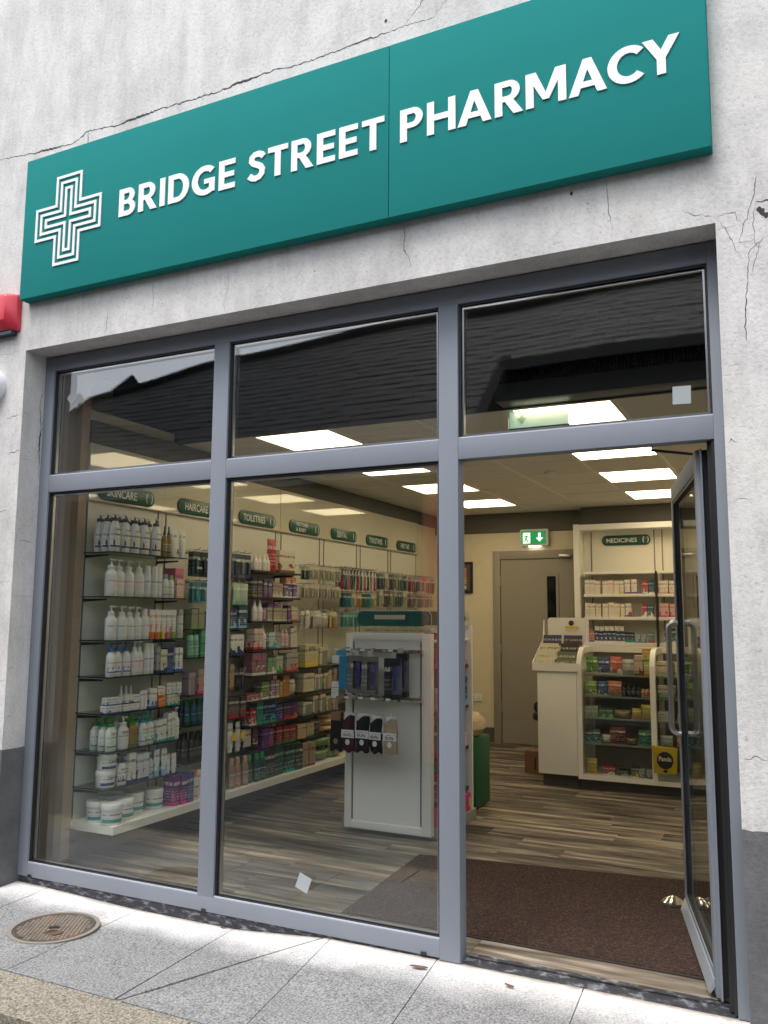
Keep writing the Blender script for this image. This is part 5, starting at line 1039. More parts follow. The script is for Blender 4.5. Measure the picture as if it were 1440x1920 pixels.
# ================================================================== gondola with sock and brush display
gd = tag(empty('gondola'), 'white freestanding gondola unit with framed end panel and green header', 'display unit')
GREYP = P((0.28, 0.28, 0.275), 0.5, name='grey_plinth')
box('plinth', 1.086, 1.80, 1.722, 2.41, 0.0, 0.075, GREYP, gd, bevel=.003)
ep = MB().box(1.138, 1.188, 1.66, 1.712, 0.03, 1.31, WHITE).box(1.704, 1.767, 1.66, 1.712, 0.03, 1.31, WHITE).box(1.1885, 1.7035, 1.66, 1.712, 1.262, 1.31, WHITE).box(1.1885, 1.7035, 1.66, 1.712, 0.03, 0.078, WHITE)
obj('panel_frame', ep.mesh('panel_frame', bevel=.002), gd); box('panel', 1.189, 1.703, 1.668, 1.70, 0.0785, 1.2615, WHITE, gd)
um = MB()
for x in (1.196, 1.694): 
    um.box(x - .004, x + .004, 1.664, 1.6678, 0.085, 1.255, P((.22, .22, .21), .4, name='upright_metal'))
    for i in range(36): um.box(x - .002, x + .002, 1.6634, 1.6638, 0.10 + i * .032, 0.122 + i * .032, BLACK)
obj('upright', um, gd)
box('far_end_panel', 1.46, 1.80, 2.33, 2.352, 0.0755, 1.362, WHITE, gd); box('spine', 1.44, 1.459, 1.7125, 2.352, 0.0755, 1.30, WHITE, gd)
box('side_panel', 1.105, 1.439, 2.33, 2.352, 0.0755, 1.30, WHITE, gd)
for z in (1.085, 0.80, 0.515, 0.235):
    box('shelf', 1.4595, 1.775, 1.7125, 2.3295, z - .02, z, P((.16, .03, .04), .4, name='dark_red_shelf') if z > 1 else BSH, gd); box('shelf', 1.12, 1.4395, 1.7125, 2.3295, z - .02, z, BSH, gd)
box('top_shelf', 1.12, 1.775, 1.7125, 2.3295, 1.255, 1.27, WHITE, gd)
def pill_header(loc, wd, label, strip):
    h = tag(empty('header_board', loc, -math.pi / 2), label, 'sign')
    obj('board', MB().prism(rrect(-wd / 2, wd / 2, 0, .10, .049, 8), 0, .006, 0, SIGNG if not strip else P((0.03, 0.15, 0.135), .35, name='teal_green_board')), h)
    ho = MB(); o = rrect(-wd / 2 - .03, wd / 2 + .03, -.045, .108, .045, 6); i_ = rrect(-wd / 2 - .025, wd / 2 + .025, -.045, .103, .041, 6); n = len(o)
    for j in range(n - 1): ho.face([(.008, *o[j]), (.008, *o[j + 1]), (.008, *i_[j + 1]), (.008, *i_[j])], P((.55, .6, .58), .2, name='acrylic_edge'))
    obj('acrylic_edge', ho, h); obj('acrylic_sheet', MB().prism(i_, .0065, .0085, 0, ACRYL), h)
    if strip: obj('blank_strip', MB().box(.009, .011, -.13, .10, .045, .075, P((.50, .43, .36), .6, name='beige_strip')), h)
pill_header((1.453, 1.73, 1.357), .53, 'teal green rounded header board with blank beige strip on the gondola', True)
pill_header((1.49, 2.31, 1.36), .55, 'dark green rounded header board at the far end of the gondola', False)
row([('box', [1.26, 1.40, 1.54, 1.66], .12, .075, .06, (.6, .56, .46), (.5, .1, .1), c_ink, 'flat white carton')], 'top of the gondola', 1.27, 1.78, rz=-math.pi / 2, axis='x')
# chrome bars and hooks on the end panel
for z, nm in ((1.194, 'upper'), (0.886, 'lower')):
    cb = tag(obj('display_bar', MB().box(1.134, 1.722, 1.615, 1.64, z - .012, z + .012, CHROME).box(1.192, 1.20, 1.64, 1.6632, z - .006, z + .006, CHROME).box(1.69, 1.698, 1.64, 1.6632, z - .006, z + .006, CHROME).mesh('display_bar', bevel=.001)), '%s chrome cross bar on the gondola end panel' % nm, 'bar')
    xs = (1.18, 1.27, 1.37, 1.575) if nm == 'upper' else (1.165, 1.26, 1.36, 1.45, 1.56)
    for i, x in enumerate(xs):
        tag(obj('display_hook', MB().tube([(x, 1.6145, z), (x, 1.47, z - .004), (x, 1.455, z + .008)], .003, CHROME, 6).box(x - .014, x + .014, 1.609, 1.614, z - .016, z + .018, CHROME).box(x - .016, x + .016, 1.448, 1.452, z + .004, z + .018, WHITE)), 'chrome hook, %s from left on the %s gondola bar' % (ORD[i], nm), 'hook', 'chrome hooks on the gondola')
def brush_box(x, y, z, w_, h, d_, cf, ch, lb, seed, stripes=False):
    t = tag(empty('hairbrush_pack', (x, y, z), -math.pi / 2 + .12), lb, 'hairbrush')
    obj('carton', MB().box(-d_ / 2, d_ / 2, -w_ / 2, -w_ * .12, 0, h, PR(cf, c_w, cf, seed, 9)).box(-d_ / 2, d_ / 2, -w_ * .1195, w_ / 2, h * .86, h, PR(cf, c_w, cf, seed, 4)).box(-d_ / 2, d_ / 2, -w_ * .1195, w_ / 2, 0, h * .12, P(cf, .5)).box(-d_ / 2, -d_ / 2 + .002, -w_ * .119, w_ / 2, h * .121, h * .859, P((.25, .25, .26), .5)), t)
    b = MB().lathe([(0.0, h * .2), (.010, h * .22), (.012, h * .4), (.008, h * .5), (.020, h * .62), (.021, h * .76), (.012, h * .83), (0, h * .84)], P(ch, .25, name='brush_plastic'), cx=d_ * .1, cy=w_ * .2, sx=.6, seg=12, caps=False)
    obj('hairbrush', b.mesh('hairbrush', True), t)
    if stripes: obj('bristle_rows', MB().box(.004, .02, w_ * .2 - .018, w_ * .2 + .018, h * .60, h * .605, c_wm).box(.004, .02, w_ * .2 - .018, w_ * .2 + .018, h * .64, h * .645, c_wm).box(.004, .02, w_ * .2 - .018, w_ * .2 + .018, h * .68, h * .685, c_wm).box(.004, .02, w_ * .2 - .018, w_ * .2 + .018, h * .72, h * .725, c_wm).box(.004, .02, w_ * .2 - .018, w_ * .2 + .018, h * .76, h * .765, c_wm), t)
    obj('front_film', MB().box(d_ / 2 - .001, d_ / 2 + .0005, -w_ * .118, w_ / 2, h * .121, h * .859, ACRYL), t)
    obj('hang_tab', MB().box(-.001, .001, -.02, .02, h, h + .035, P((.5, .52, .52), .3)), t)
c_wm = P(c_w, .5, name='white_bristle')
brush_box(1.30, 1.50, .925, .10, .24, .05, (.15, .15, .14), (.08, .07, .30), 'grey boxed blue hairbrush on the upper gondola bar', 2); brush_box(1.405, 1.50, .92, .10, .24, .05, (.16, .16, .15), (.16, .08, .38), 'grey boxed purple hairbrush with white bristles on the gondola', 4, True)
brush_box(1.575, 1.49, .895, .105, .26, .05, (.015, .015, .02), (.06, .08, .30), 'black boxed blue and pink hairbrush in front on gondola', 6); brush_box(1.59, 1.57, .905, .105, .28, .05, (.015, .015, .02), (.05, .04, .18), 'black boxed hairbrush hanging behind the front black box', 7)
t = tag(empty('blue_pack', (1.185, 1.50, .945), -math.pi / 2 + .1), 'bright blue boxed brush at the left end of the upper bar', 'hairbrush')
obj('carton', MB().box(-.03, .03, .002, .06, .0, .215, P((.03, .24, .42), .4, name='bright_blue_card')).box(-.03, .03, -.05, .0015, .16, .215, PR(c_w, c_ink, c_w, 1, 5)).box(-.03, .03, -.05, .0015, 0, .05, PR(c_w, c_ink, c_w, 3, 5)), t); obj('blister', MB().box(-.02, .028, -.048, .001, .051, .159, BLIST), t)
obj('hang_tab', MB().box(-.001, .001, -.03, .04, .216, .255, P((.08, .35, .55), .4)), t); obj('price_tag', MB().box(.0305, .0315, -.05, .0, -.045, .03, PR(c_w, c_ink, c_w, 7, 4)), t)
def sock(x, z1, w_, l, col, band, lb, dot=True, card=None):
    t = tag(empty('sock_pack', (x, 1.475, z1 - l), -math.pi / 2 + jrnd.uniform(-.08, .12)), lb, 'socks')
    m = P(col, .95, name='knitted_sock', var=.15)
    def puff(z0, z1f, wd, th, mm, sd, sx_=0.0, wav=.006):
        rr = random.Random(sd); mb = MB(); k = mb.mi(mm); nx, nz = 8, 10; ph = rr.uniform(0, 6)
        for s_ in (1, -1):
            b0 = len(mb.v)
            for i in range(nz + 1):
                for j in range(nx + 1):
                    u, v = j / nx, i / nz; zz0 = z0 + wav * math.sin(u * 9 + ph); zz1 = z1f(u)
                    bl = math.sin(math.pi * min(.97, max(.03, u))) ** .4 * (math.sin(math.pi * min(.96, max(.04, v))) ** .3)
                    mb.v.append((sx_ + s_ * th * bl + rr.uniform(-.0012, .0012), (u - .5) * wd * (1 - .07 * math.sin(math.pi * v * 1.6 + ph) ** 2) + .004 * math.sin(v * 7 + ph), zz0 + (zz1 - zz0) * v))
            for i in range(nz):
                for j in range(nx): a_ = b0 + i * (nx + 1) + j; mb.f.append((a_, a_ + 1, a_ + nx + 2, a_ + nx + 1)); mb.m.append(k)
        return mb
    sd = int(x * 1000)
    obj('folded_socks', puff(.012, lambda u: l * (.80 + .14 * max(0, math.sin(u * 2.6 - .3))), w_, .013, m, sd).mesh('folded_socks', True), t)
    obj('lower_sock', puff(.0, lambda u: l * .52, w_ * 1.03, .011, m, sd + 3, -.006, .009).mesh('lower_sock', True), t)
    obj('inner_fold', puff(l * .72, lambda u: l * (.985 + .01 * math.sin(u * 3)), w_ * .86, .005, P(c_w if not card else col, .7), sd + 5, -.008, .003).mesh('inner_fold', True), t)
    if band:
        obj('paper_band', MB().box(.0125, .0145, -w_ * .5, w_ * .5, l * .36, l * .56, PR(c_w, c_ink, c_w, 2, 6)), t); obj('brand_script', text_mesh('Buffy', .018, BLACK, wid=w_ * .62, bold=.01), t, (.0148, 0, l * .40))
    if card: obj('hang_card', MB().box(.0125, .0145, -w_ * .4, w_ * .4, l * .78, l * 1.0, P(card, .7)), t)
    if dot: obj('round_sticker', MB().prism([(w_ * .0 + .016 * math.cos(q * .393), l * .25 + .018 * math.sin(q * .393)) for q in range(16)], .0125, .0148, 0, P(c_w if band else (.3, .22, .15), .5)), t)
    obj('plastic_hook', MB().tube([(0, 0, l * .98), (0, .004, l * 1.05), (-.008, 0, l * 1.08)], .0025, P((.6, .6, .6), .3), 6), t)
sock(1.175, .80, .088, .25, (.012, .011, .012), False, 'black sock pack with brown card at the left end', True, (.30, .15, .09)); sock(1.265, .80, .095, .25, (.05, .012, .022), True, 'maroon sock pack, second along the lower gondola bar')
sock(1.368, .80, .098, .245, (.010, .011, .016), True, 'wide navy black sock pack in the middle of the row'); sock(1.462, .79, .088, .235, (.012, .012, .015), True, 'narrow black sock pack beside the beige socks'); sock(1.567, .79, .098, .235, (.42, .33, .22), True, 'beige sock pack at the right end of the row')
# goods on the side shelves of the gondola (they face +X)
pd_ = tag(empty('picture_display', (1.72, 2.13, 1.086)), 'mauve cardboard display with perfume picture on the upper gondola side shelf', 'display card')
obj('back_card', MB().box(-.004, .004, -.20, .19, 0, .265, PR((.42, .20, .22), (.12, .03, .05), (.55, .42, .40), 5, 3)), pd_); obj('tray', MB().box(.005, .05, -.20, .19, 0, .03, P((.45, .3, .28), .5)), pd_)
row([('box', [1.80, 1.90], .09, .23, .08, (.16, .01, .05), c_mp, c_ppk, 'wine red gift carton')], 'upper gondola side shelf', 1.086, 1.77)
row([('bottle', [1.78, 1.83, 1.88, 1.93], .04, .15, .04, (.5, .3, .3), (.6, .5, .45), c_rd, 'small rose bottle'), ('box', [2.02, 2.12], .085, .18, .07, (.2, .02, .05), c_ye, c_w, 'dark red carton'), ('box', [2.25], .12, .19, .10, (.01, .05, .12), c_lb, c_lb, 'dark blue carton')], 'second gondola side shelf', .801, 1.775)
row([('box', [1.79, 1.87], .07, .19, .06, (.03, .22, .2), c_mp, c_w, 'teal and magenta carton'), ('pouch', [2.0], .1, .16, .05, c_rd, c_rd, c_w, 'red pouch'), ('box', [2.14, 2.235], .07, .10, .04, (.66, .6, .55), c_rd, c_rd, 'white card with raspberry picture')], 'third gondola side shelf', .516, 1.785)
row([('box', [1.79, 1.88], .08, .16, .07, (.45, .04, .15), c_pk, c_w, 'magenta carton'), ('bottle', [2.0, 2.07], .055, .2, .05, c_dk, c_bk, c_w, 'black bottle'), ('bottle', [2.24], .06, .235, .06, (.015, .015, .02), (.35, .10, .05), c_gy, 'tall black bottle with copper cap')], 'lowest gondola side shelf', .236, 1.78)
for x, y, lb in ((1.70, 1.82, 'bright pink gift box at the near end of gondola base'), (1.70, 2.27, 'bright pink gift box with ribbon at the far end of gondola base')):
    t = tag(empty('gift_box', (x, y, .0755)), lb, 'gift box'); HP = P((.62, .03, .19), .45, name='hot_pink_card')
    obj('box', MB().box(-.085, .085, -.08, .08, 0, .085, HP).mesh('box', bevel=.002), t); obj('lid', MB().box(-.089, .089, -.084, .084, .086, .118, HP).mesh('lid', bevel=.002), t)
    obj('ribbon', MB().tube([(.088, -.02, .12), (.03, 0, .125), (.0, .01, .14), (-.04, .03, .123)], .006, P((.66, .45, .45), .5), 6).tube([(0, .01, .125), (.05, .05, .14), (.09, .03, .118)], .005, P((.66, .45, .45), .5), 6), t); obj('gift_tag', MB().box(.0895, .091, .01, .045, .03, .09, P((.62, .42, .12), .5)), t)
# green pouf with bag
pf2 = tag(obj('pouf', MB().box(1.40, 1.725, 2.62, 2.94, 0.012, .52, P((.015, .11, .05), .45, name='green_leatherette')).mesh('pouf', bevel=.02)), 'bottle green cube pouf standing beyond the gondola', 'pouf')
bgm = MB().lathe([(0, 0), (.11, .005), (.155, .06), (.15, .12), (.10, .17), (.03, .185), (0, .185)], P((.52, .41, .27), .8, name='canvas', var=.12), sx=1.0, sy=1.15, seg=16, caps=False)
t = tag(empty('canvas_bag', (1.585, 2.77, .521)), 'plump beige canvas bag lying on the green pouf', 'bag'); obj('body', bgm.mesh('body', True), t)
obj('seam', MB().tube([(.138, -.06, .03), (.12, .0, .10), (.06, .05, .158), (-.02, .06, .17)], .003, P((.08, .06, .05), .7), 5), t); obj('orange_lining', MB().tube([(-.05, -.05, .16), (.0, -.02, .172), (.05, .0, .166)], .012, P((.55, .22, .04), .7), 6), t)
# paper bag by the counter
t = tag(empty('paper_bag', (1.695, 4.36, .001), -1.75), 'brown paper carrier bag standing on the floor behind the counter end', 'bag'); KP = P((.20, .11, .055), .85, name='kraft_paper', var=.15)
obj('body', MB().prism([(-.05, -.11), (.05, -.11), (.05, .11), (.0, .10), (-.05, .11)], 0, .195, 2, KP), t); obj('handle', MB().tube([(.0, -.045, .195), (.0, -.04, .30), (.0, .0, .36), (.0, .04, .30), (.0, .045, .195)], .004, P((.4, .35, .28), .7), 6), t)
obj('printed_mark', MB().box(.0505, .0515, -.008, .008, .03, .14, BLACK), t)

# ================================================================== counter
ct = tag(empty('counter_pedestal'), 'plain white counter end cabinet on a dark plinth', 'counter')
box('cabinet', 1.867, 2.205, 3.78, 4.75, 0.105, 0.965, WHITE, ct, bevel=.003); box('plinth', 1.885, 2.2, 3.86, 4.74, 0, .104, DKGREY, ct)
dc = tag(empty('display_counter'), 'white curved glass fronted display counter filled with sweets and boxes', 'display counter')
def arch_frame(x0, x1):
    o = [(3.78, .085), (3.78, 1.00)]; i_ = [(3.83, .13), (3.83, 1.00)]
    for k in range(1, 9):
        a = R(180 - 90 * k / 8); o.append((3.95 + .17 * math.cos(a), 1.00 + .17 * math.sin(a))); i_.append((3.95 + .12 * math.cos(a), 1.00 + .12 * math.sin(a)))
    o += [(4.30, 1.17), (4.30, .085)]; i_ += [(4.25, 1.12), (4.25, .13)]
    mb = MB(); n = len(o)
    for k in range(n):
        q = (k + 1) % n
        mb.face([(x0, *o[k]), (x0, *o[q]), (x0, *i_[q]), (x0, *i_[k])], WHITE); mb.face([(x1, *o[k]), (x1, *i_[k]), (x1, *i_[q]), (x1, *o[q])], WHITE)
        mb.face([(x0, *o[k]), (x1, *o[k]), (x1, *o[q]), (x0, *o[q])], WHITE); mb.face([(x0, *i_[k]), (x0, *i_[q]), (x1, *i_[q]), (x1, *i_[k])], WHITE)
    return mb
for x0, x1 in ((2.208, 2.248), (2.808, 2.850), (3.41, 3.45)): obj('arched_frame', arch_frame(x0, x1), dc)
box('side_panel', 2.2085, 2.2115, 3.83, 4.25, .13, 1.12, WHITE, dc)
for xa, xb in ((2.2485, 2.8075), (2.8505, 3.4095)):
    box('bottom_rail', xa, xb, 3.7803, 4.30, .0855, .122, WHITE, dc); box('back_panel', xa, xb, 4.27, 4.299, .1225, 1.12, P((.30, .295, .28), .6, name='grey_back_panel'), dc); box('top_rail', xa, xb, 4.20, 4.299, 1.121, 1.168, WHITE, dc)
    for z, yf in ((.94, 3.93), (.765, 3.87), (.585, 3.86), (.375, 3.85)):
        sh = box('shelf', xa, xb, yf, 4.268, z - .012, z, P((.36, .35, .32), .3, name='grey_shelf'), dc); obj('front_lip', MB().box(xa, xb, yf - .004, yf - .001, z - .012, z + .045, ACRYL), sh)
    obj('curved_glass', MB().box(xa, xb, 3.786, 3.790, .123, .99, ACRYL), dc)
box('plinth', 2.2065, 3.47, 3.86, 4.28, 0, .085, DKGREY, dc); box('counter_top', 2.2, 3.47, 4.3005, 4.75, 1.0, 1.04, WHITE, dc)
# leaflet dispenser
ld = tag(empty('leaflet_dispenser'), 'white tiered leaflet dispenser with yellow strip on the counter end', 'leaflet holder')
obj('tray', MB().prism([(3.76, .966), (4.16, .966), (4.16, 1.40), (4.145, 1.40), (4.10, 1.22), (3.77, 1.04), (3.76, 1.03)], 1.83, 1.836, 0, WHITE).prism([(3.76, .966), (4.16, .966), (4.16, 1.40), (4.145, 1.40), (4.10, 1.22), (3.77, 1.04), (3.76, 1.03)], 2.219, 2.225, 0, WHITE).box(1.8365, 2.2185, 3.76, 3.766, .966, 1.035, WHITE).box(1.8365, 2.2185, 3.767, 4.14, .966, .972, WHITE), ld)
obj('back_board', MB().prism(rrect(1.87, 2.24, .973, 1.42, .025), 4.141, 4.147, 1, WHITE), ld)
obj('yellow_strip', MB().box(2.03, 2.15, 4.137, 4.1405, 1.322, 1.345, P(c_ye, .5)), ld); obj('logo_disc', MB().prism([(2.085 + .024 * math.cos(q * .393), 1.372 + .024 * math.sin(q * .393)) for q in range(16)], 4.137, 4.1405, 1, P((.04, .05, .07), .4)), ld)
obj('strapline', text_mesh('FREE TO TAKE', .012, BLACK, wid=.10) if False else MB().box(2.03, 2.14, 4.1385, 4.1405, 1.302, 1.306, P((.4, .38, .33), .5)), ld)
lf_i = 0
for j, (yy, z) in enumerate(((3.80, .975), (3.92, 1.04), (4.04, 1.11))):
    for i, x in enumerate((1.93, 2.115)):
        cols = [((.60, .55, .40), (.3, .4, .12)), ((.10, .14, .08), (.55, .5, .46)), ((.58, .55, .40), (.12, .10, .06)), ((.02, .02, .02), (.5, .48, .42)), ((.02, .03, .09), (.5, .42, .36)), ((.02, .03, .08), (.55, .30, .06))][lf_i]
        o = obj('leaflet_card', MB().box(x - .082, x + .082, -.002, .002, 0, .16, PR(cols[0], cols[1], cols[1], 3 + lf_i, 3)), None, (0, yy, z)); o.rotation_euler = (-R(14), 0, 0)
        tag(o, '%s card in the %s %s pocket of the leaflet dispenser' % (['pale yellow', 'olive green', 'cream', 'black', 'dark blue', 'navy and orange'][lf_i], ['front', 'middle', 'back'][j], ['left', 'right'][i]), 'greeting card'); lf_i += 1
# goods in the display counter (facing the street)
def crow(items, place, z, yf): row(items, place, z, yf, rz=-math.pi / 2, axis='x')
K = (('pouch', 'left'), )
crow([('pouch', [2.30, ], .10, .15, .04, (.08, .25, .03), c_w, c_w, 'green sachet bag'), ('pouch', [2.405], .10, .145, .04, (.02, .06, .17), c_w, c_w, 'blue sachet bag'), ('pouch', [2.51], .10, .145, .04, (.45, .10, .05), c_w, c_w, 'orange red sachet bag'), ('pouch', [2.61], .10, .135, .04, (.4, .42, .38), c_gy, c_ink, 'pale grey sachet bag'),
      ('box', [2.695], .07, .17, .10, (.52, .42, .33), c_br, c_ink, 'kraft pink carton'), ('rack', [2.77], .07, .12, .06, (.40, .45, .12), c_or, c_w, 'stack of lime packs')], 'top counter shelf', .941, 3.94)
crow([('box', [2.765], .075, .10, .06, (.55, .32, .05), c_gn, c_w, 'yellow orange carton on the lime packs')], 'top counter shelf', 1.064, 3.95)
crow([('box', [2.90, 3.06], .14, .12, .14, (.62, .56, .42), c_cr, c_ink, 'plain cream carton'), ('pouch', [3.20], .10, .15, .04, (.02, .06, .17), c_w, c_w, 'blue sachet bag right of post'), ('pouch', [3.31], .10, .15, .04, (.10, .32, .04), c_w, c_w, 'green sachet bag right of post')], 'right top counter shelf', .941, 3.94)
crow([('pouch', [2.30], .10, .125, .04, (.16, .40, .04), c_w, c_w, 'lime sachet bag'), ('pouch', [2.40], .08, .125, .04, (.03, .10, .28), c_w, c_w, 'bright blue sachet bag'), ('pouch', [2.50], .12, .13, .04, (.45, .13, .05), c_gy, c_w, 'brick orange sachet bag'), ('bottle', [2.58, 2.62, 2.66, 2.70], .036, .10, .036, c_dk, c_bk, c_w, 'small dark vial', 3), ('bottle', [2.735, 2.765, 2.795], .03, .07, .03, (.55, .28, .2), (.6, .45, .35), c_rd, 'tiny peach vial', 2)], 'second counter shelf', .766, 3.88)
crow([('box', [2.92], .13, .10, .12, (.6, .55, .45), c_gn, c_ink, 'open white carton'), ('box', [3.03], .05, .07, .06, (.10, .02, .02), c_w, c_w, 'maroon carton'), ('pouch', [3.16], .09, .13, .04, (.03, .09, .25), c_w, c_w, 'blue sachet bag right'), ('pouch', [3.29], .10, .13, .04, (.12, .36, .05), c_w, c_w, 'green sachet bag right')], 'right second counter shelf', .766, 3.88)
crow([('box', [2.275, 2.335], .055, .09, .06, (.5, .5, .38), c_lg, c_ink, 'pale green carton', 2), ('box', [2.40, 2.46], .055, .08, .06, (.04, .12, .02), c_lg, c_w, 'dark green carton', 2), ('wipes', [2.56], .13, .07, .08, (.3, .2, .08), c_br, c_ye, 'gold brown sweet bag'), ('pouch', [2.68], .075, .09, .03, (.55, .34, .04), c_or, c_w, 'golden sweet bag'), ('pouch', [2.76], .09, .13, .04, (.5, .42, .03), c_or, c_ink, 'bright yellow sweet bag')], 'third counter shelf', .586, 3.87)
crow([('box', [2.91], .12, .07, .12, (.62, .56, .5), c_cr, c_ink, 'flat white carton'), ('box', [3.04], .07, .06, .10, (.6, .55, .48), c_cr, c_ink, 'small flat white carton'), ('pouch', [3.22], .1, .10, .04, (.2, .3, .08), c_ye, c_w, 'green yellow sachet')], 'right third counter shelf', .586, 3.87)
crow([('pouch', [2.285, 2.345], .07, .11, .04, (.02, .08, .11), c_lb, c_w, 'dark teal sweet pouch'), ('wipes', [2.425], .08, .07, .06, (.6, .6, .56), c_dg, c_dg, 'white and green sweet packet'), ('wipes', [2.52], .13, .14, .06, (.13, .01, .015), c_mp, c_w, 'dark red sweet bag'), ('wipes', [2.63], .09, .06, .06, (.16, .06, .05), c_br, c_w, 'brown sweet bar'), ('wipes', [2.745], .12, .13, .06, (.01, .15, .08), c_mg, c_w, 'emerald sweet bag')], 'fourth counter shelf', .376, 3.86)
crow([('pouch', [2.91], .1, .10, .05, (.5, .48, .44), c_gy, c_ink, 'white speckled sweet bag'), ('pouch', [3.03], .08, .09, .05, (.5, .28, .03), c_or, c_w, 'amber sweet bag'), ('wipes', [3.2], .11, .08, .05, (.45, .46, .45), c_dg, c_dg, 'silver foil packet')], 'right fourth counter shelf', .376, 3.86)
crow([('pouch', [2.30], .09, .13, .04, (.42, .33, .03), c_or, c_w, 'mustard sweet pouch'), ('box', [2.44], .11, .07, .10, (.28, .02, .03), c_w, c_w, 'red sweet box'), ('box', [2.555], .10, .05, .10, (.01, .012, .03), c_gy, c_w, 'black sweet box'), ('box', [2.655], .06, .09, .06, (.05, .05, .04), c_ye, c_w, 'dark striped carton'), ('box', [2.71, 2.77], .05, .065, .06, (.35, .34, .33), c_dk, c_ink, 'grey carton')], 'counter floor', .1225, 3.87)
crow([('bottle', [3.04, 3.08, 3.12], .03, .09, .03, c_dk, c_gy, c_w, 'small dark tube'), ('wipes', [3.24], .10, .05, .06, (.3, .04, .04), c_ye, c_w, 'red foil packet'), ('pouch', [3.35], .07, .11, .04, (.4, .3, .05), c_or, c_w, 'gold pouch')], 'right counter floor', .1225, 3.87)
t = tag(empty('liquorice_bag', (2.915, 3.745, .19), -math.pi / 2), 'yellow liquorice bag with black oval hooked on the counter front', 'sweet bag')
YB = P((.42, .33, .02), .35, name='yellow_foil', var=.12)
obj('foil_bag', MB().prism([(-.092, .0), (.085, .0), (.095, .19), (.09, .205), (-.105, .215), (-.1, .19)], -.012, .012, 0, YB).mesh('foil_bag', bevel=.006), t)
obj('black_oval', MB().prism([(.062 * math.cos(q * .262) * (1 + .05 * (q % 2)), .105 + .066 * math.sin(q * .262) * (1 + .05 * (q % 2))) for q in range(24)], .0122, .0136, 0, BLACK), t); obj('lettering', text_mesh('Panda', .036, P((.62, .58, .5), .5), wid=.095, bold=.02), t, (.0142, 0, .10))
obj('small_seal', MB().prism([(.018 * math.cos(q * .524), .022 + .012 * math.sin(q * .524)) for q in range(12)], .0122, .0134, 0, BLACK), t)

# ================================================================== medicines unit on the back wall
mu = tag(empty('medicines_unit'), 'cream back wall shelving unit under the Medicines sign', 'shelving')
box('side_post', 1.782, 1.845, 5.55, 5.79, 0, 2.418, WHITE, mu, bevel=.003); box('top_rail', 1.8455, 3.6, 5.56, 5.79, 2.355, 2.414, WHITE, mu)
box('back_panel', 1.8455, 3.6, 5.76, 5.79, 0.3, 2.3545, PANEL, mu)
for x in (1.93, 2.59, 2.67, 3.38):
    m = MB().box(x - .005, x + .005, 5.752, 5.7595, .35, 2.35, P((.35, .34, .3), .4))
    for i in range(64): m.box(x - .0025, x + .0025, 5.7508, 5.7515, .37 + i * .031, .392 + i * .031, BLACK)
    obj('upright', m, mu)
for xa, xb in ((1.89, 2.622), (2.642, 3.38)):
    for z, th in ((1.905, .028), (1.672, .032), (1.435, .035), (1.172, .042)):
        box('shelf', xa, xb, 5.52, 5.75, z - th, z - .001, WHITE, mu, bevel=.002)
box('divider', 2.6225, 2.6415, 5.50, 5.56, 1.0, 1.90, BLACK, mu)
s = tag(empty('department_sign', (2.30, 5.757, 2.195), -math.pi / 2), 'dark green MEDICINES pill sign with white lettering on back wall', 'sign', 'department signs')
obj('plate', MB().prism(rrect(-.255, .255, 0, .108, .0535, 8), 0.001, 0.012, 0, SIGNG).mesh('plate', bevel=.002), s); obj('lettering', text_mesh('MEDICINES', .046, LETW, wid=.32, bold=.014), s, (.0125, -.045, .031))
cr = MB()
for sg_ in (1, -1):
    pts = []
    for i in range(9): q = R(-80 + 160 * i / 8); pts.append((0.205 + sg_ * (0.012 + .020 * math.cos(q)), .054 + .036 * math.sin(q)))
    for i in range(8, -1, -1): q = R(-80 + 160 * i / 8); pts.append((0.205 + sg_ * (0.012 + .011 * math.cos(q)), .054 + sg_ * .004 + .034 * math.sin(q)))
    cr.prism(pts, 0.0122, 0.013, 0, LETW)
obj('emblem', cr, s)
c_mw = (.74, .69, .60)
def mrow(items, place, z): row(items, place, z, 5.53, rz=-math.pi / 2, axis='x')
mrow([('box', [1.925, 1.98, 2.035], .052, .14, .06, c_mw, c_mw, c_br, 'plain white medicine carton'), ('box', [2.11, 2.17, 2.23], .058, .14, .06, c_mw, c_mw, c_or, 'wider white medicine carton'), ('box', [2.285], .045, .13, .06, c_mw, c_ye, c_ink, 'white carton with gold foot'), ('box', [2.34, 2.405], .058, .145, .06, c_mw, c_pu, c_pu, 'purple and white syrup carton'), ('box', [2.52], .055, .135, .05, (.38, .03, .04), c_w, c_w, 'red medicine carton'), ('box', [2.58], .055, .135, .05, (.01, .08, .16), c_w, c_w, 'blue medicine carton'),
      ('box', [2.70, 2.80], .09, .125, .06, c_mw, c_pe, c_br, 'cream and peach carton')], 'top medicines shelf', 1.672)
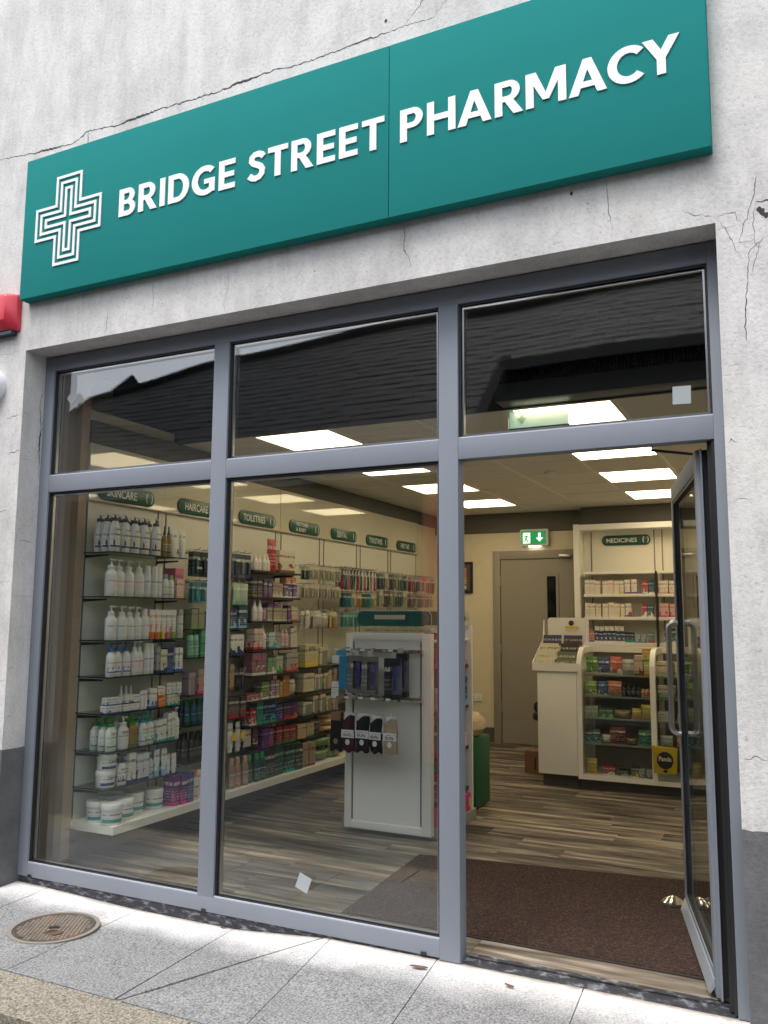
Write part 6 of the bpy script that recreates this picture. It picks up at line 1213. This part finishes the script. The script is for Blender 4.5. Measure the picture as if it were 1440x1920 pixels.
mrow([('box', [1.925, 1.98, 2.035], .052, .14, .06, c_mw, c_mw, c_br, 'plain white medicine carton'), ('box', [2.11, 2.17, 2.23], .058, .14, .06, c_mw, c_mw, c_or, 'wider white medicine carton'), ('box', [2.285], .045, .13, .06, c_mw, c_ye, c_ink, 'white carton with gold foot'), ('box', [2.345], .06, .14, .06, c_mw, c_pu, c_pu, 'purple and white syrup carton'), ('box', [2.505], .052, .13, .05, (.38, .03, .04), c_w, c_w, 'red medicine carton'), ('box', [2.565], .055, .13, .05, (.01, .08, .16), c_w, c_w, 'blue medicine carton'),
      ('box', [2.70, 2.80, 2.9], .09, .13, .06, (.62, .45, .38), c_mp, c_mp, 'pink and cream carton')], 'second medicines shelf', 1.435)
mrow([('box', [1.92, 1.965], .045, .11, .05, (.5, .2, .16), c_bl, c_w, 'red and blue carton'), ('box', [2.01, 2.055, 2.10, 2.145, 2.19, 2.235, 2.28], .043, .11, .05, (.02, .05, .17), c_w, c_w, 'blue medicine carton with white wave'), ('box', [2.325, 2.37], .043, .10, .05, (.01, .02, .06), c_tl, c_w, 'navy medicine carton'), ('box', [2.43, 2.49], .055, .085, .05, (.35, .4, .42), c_dk, c_bl, 'pale blue carton'), ('box', [2.56], .06, .11, .05, (.06, .2, .24), c_rd, c_w, 'teal red carton'),
      ('box', [2.72, 2.78, 2.84], .055, .15, .05, (.01, .07, .13), c_w, c_w, 'tall blue carton')], 'third medicines shelf', 1.172)
mrow([('box', [2.02, 2.07, 2.12, 2.17, 2.22, 2.27], .045, .05, .05, c_mw, c_ink, c_nv, 'small white carton stacked behind'), ], 'third medicines shelf', 1.2835)
for z, pl in ((1.905, 'topmost'),): pass
# chair edge behind the counter
t = tag(empty('swivel_chair', (1.655, 4.95, 0)), 'black round backed stool chair mostly hidden behind the counter', 'chair')
obj('backrest', MB().prism(rrect(-.16, .16, .47, .59, .055), -.02, .02, 1, BLACK).mesh('backrest', bevel=.01), t); obj('seat', MB().lathe([(.0, .40), (.2, .40), (.21, .43), (.2, .46), (0, .465)], BLACK, cy=-.12 + .25, seg=18, caps=False).mesh('seat', True), t)
obj('column', MB().lathe([(.025, .05), (.025, .38)], BLACK, cy=.13, seg=10), t); obj('base', MB().box(-.22, .22, .11, .15, .02, .05, BLACK).box(-.02, .02, -.1, .109, .02, .05, BLACK).box(-.02, .02, .151, .36, .02, .05, BLACK), t)
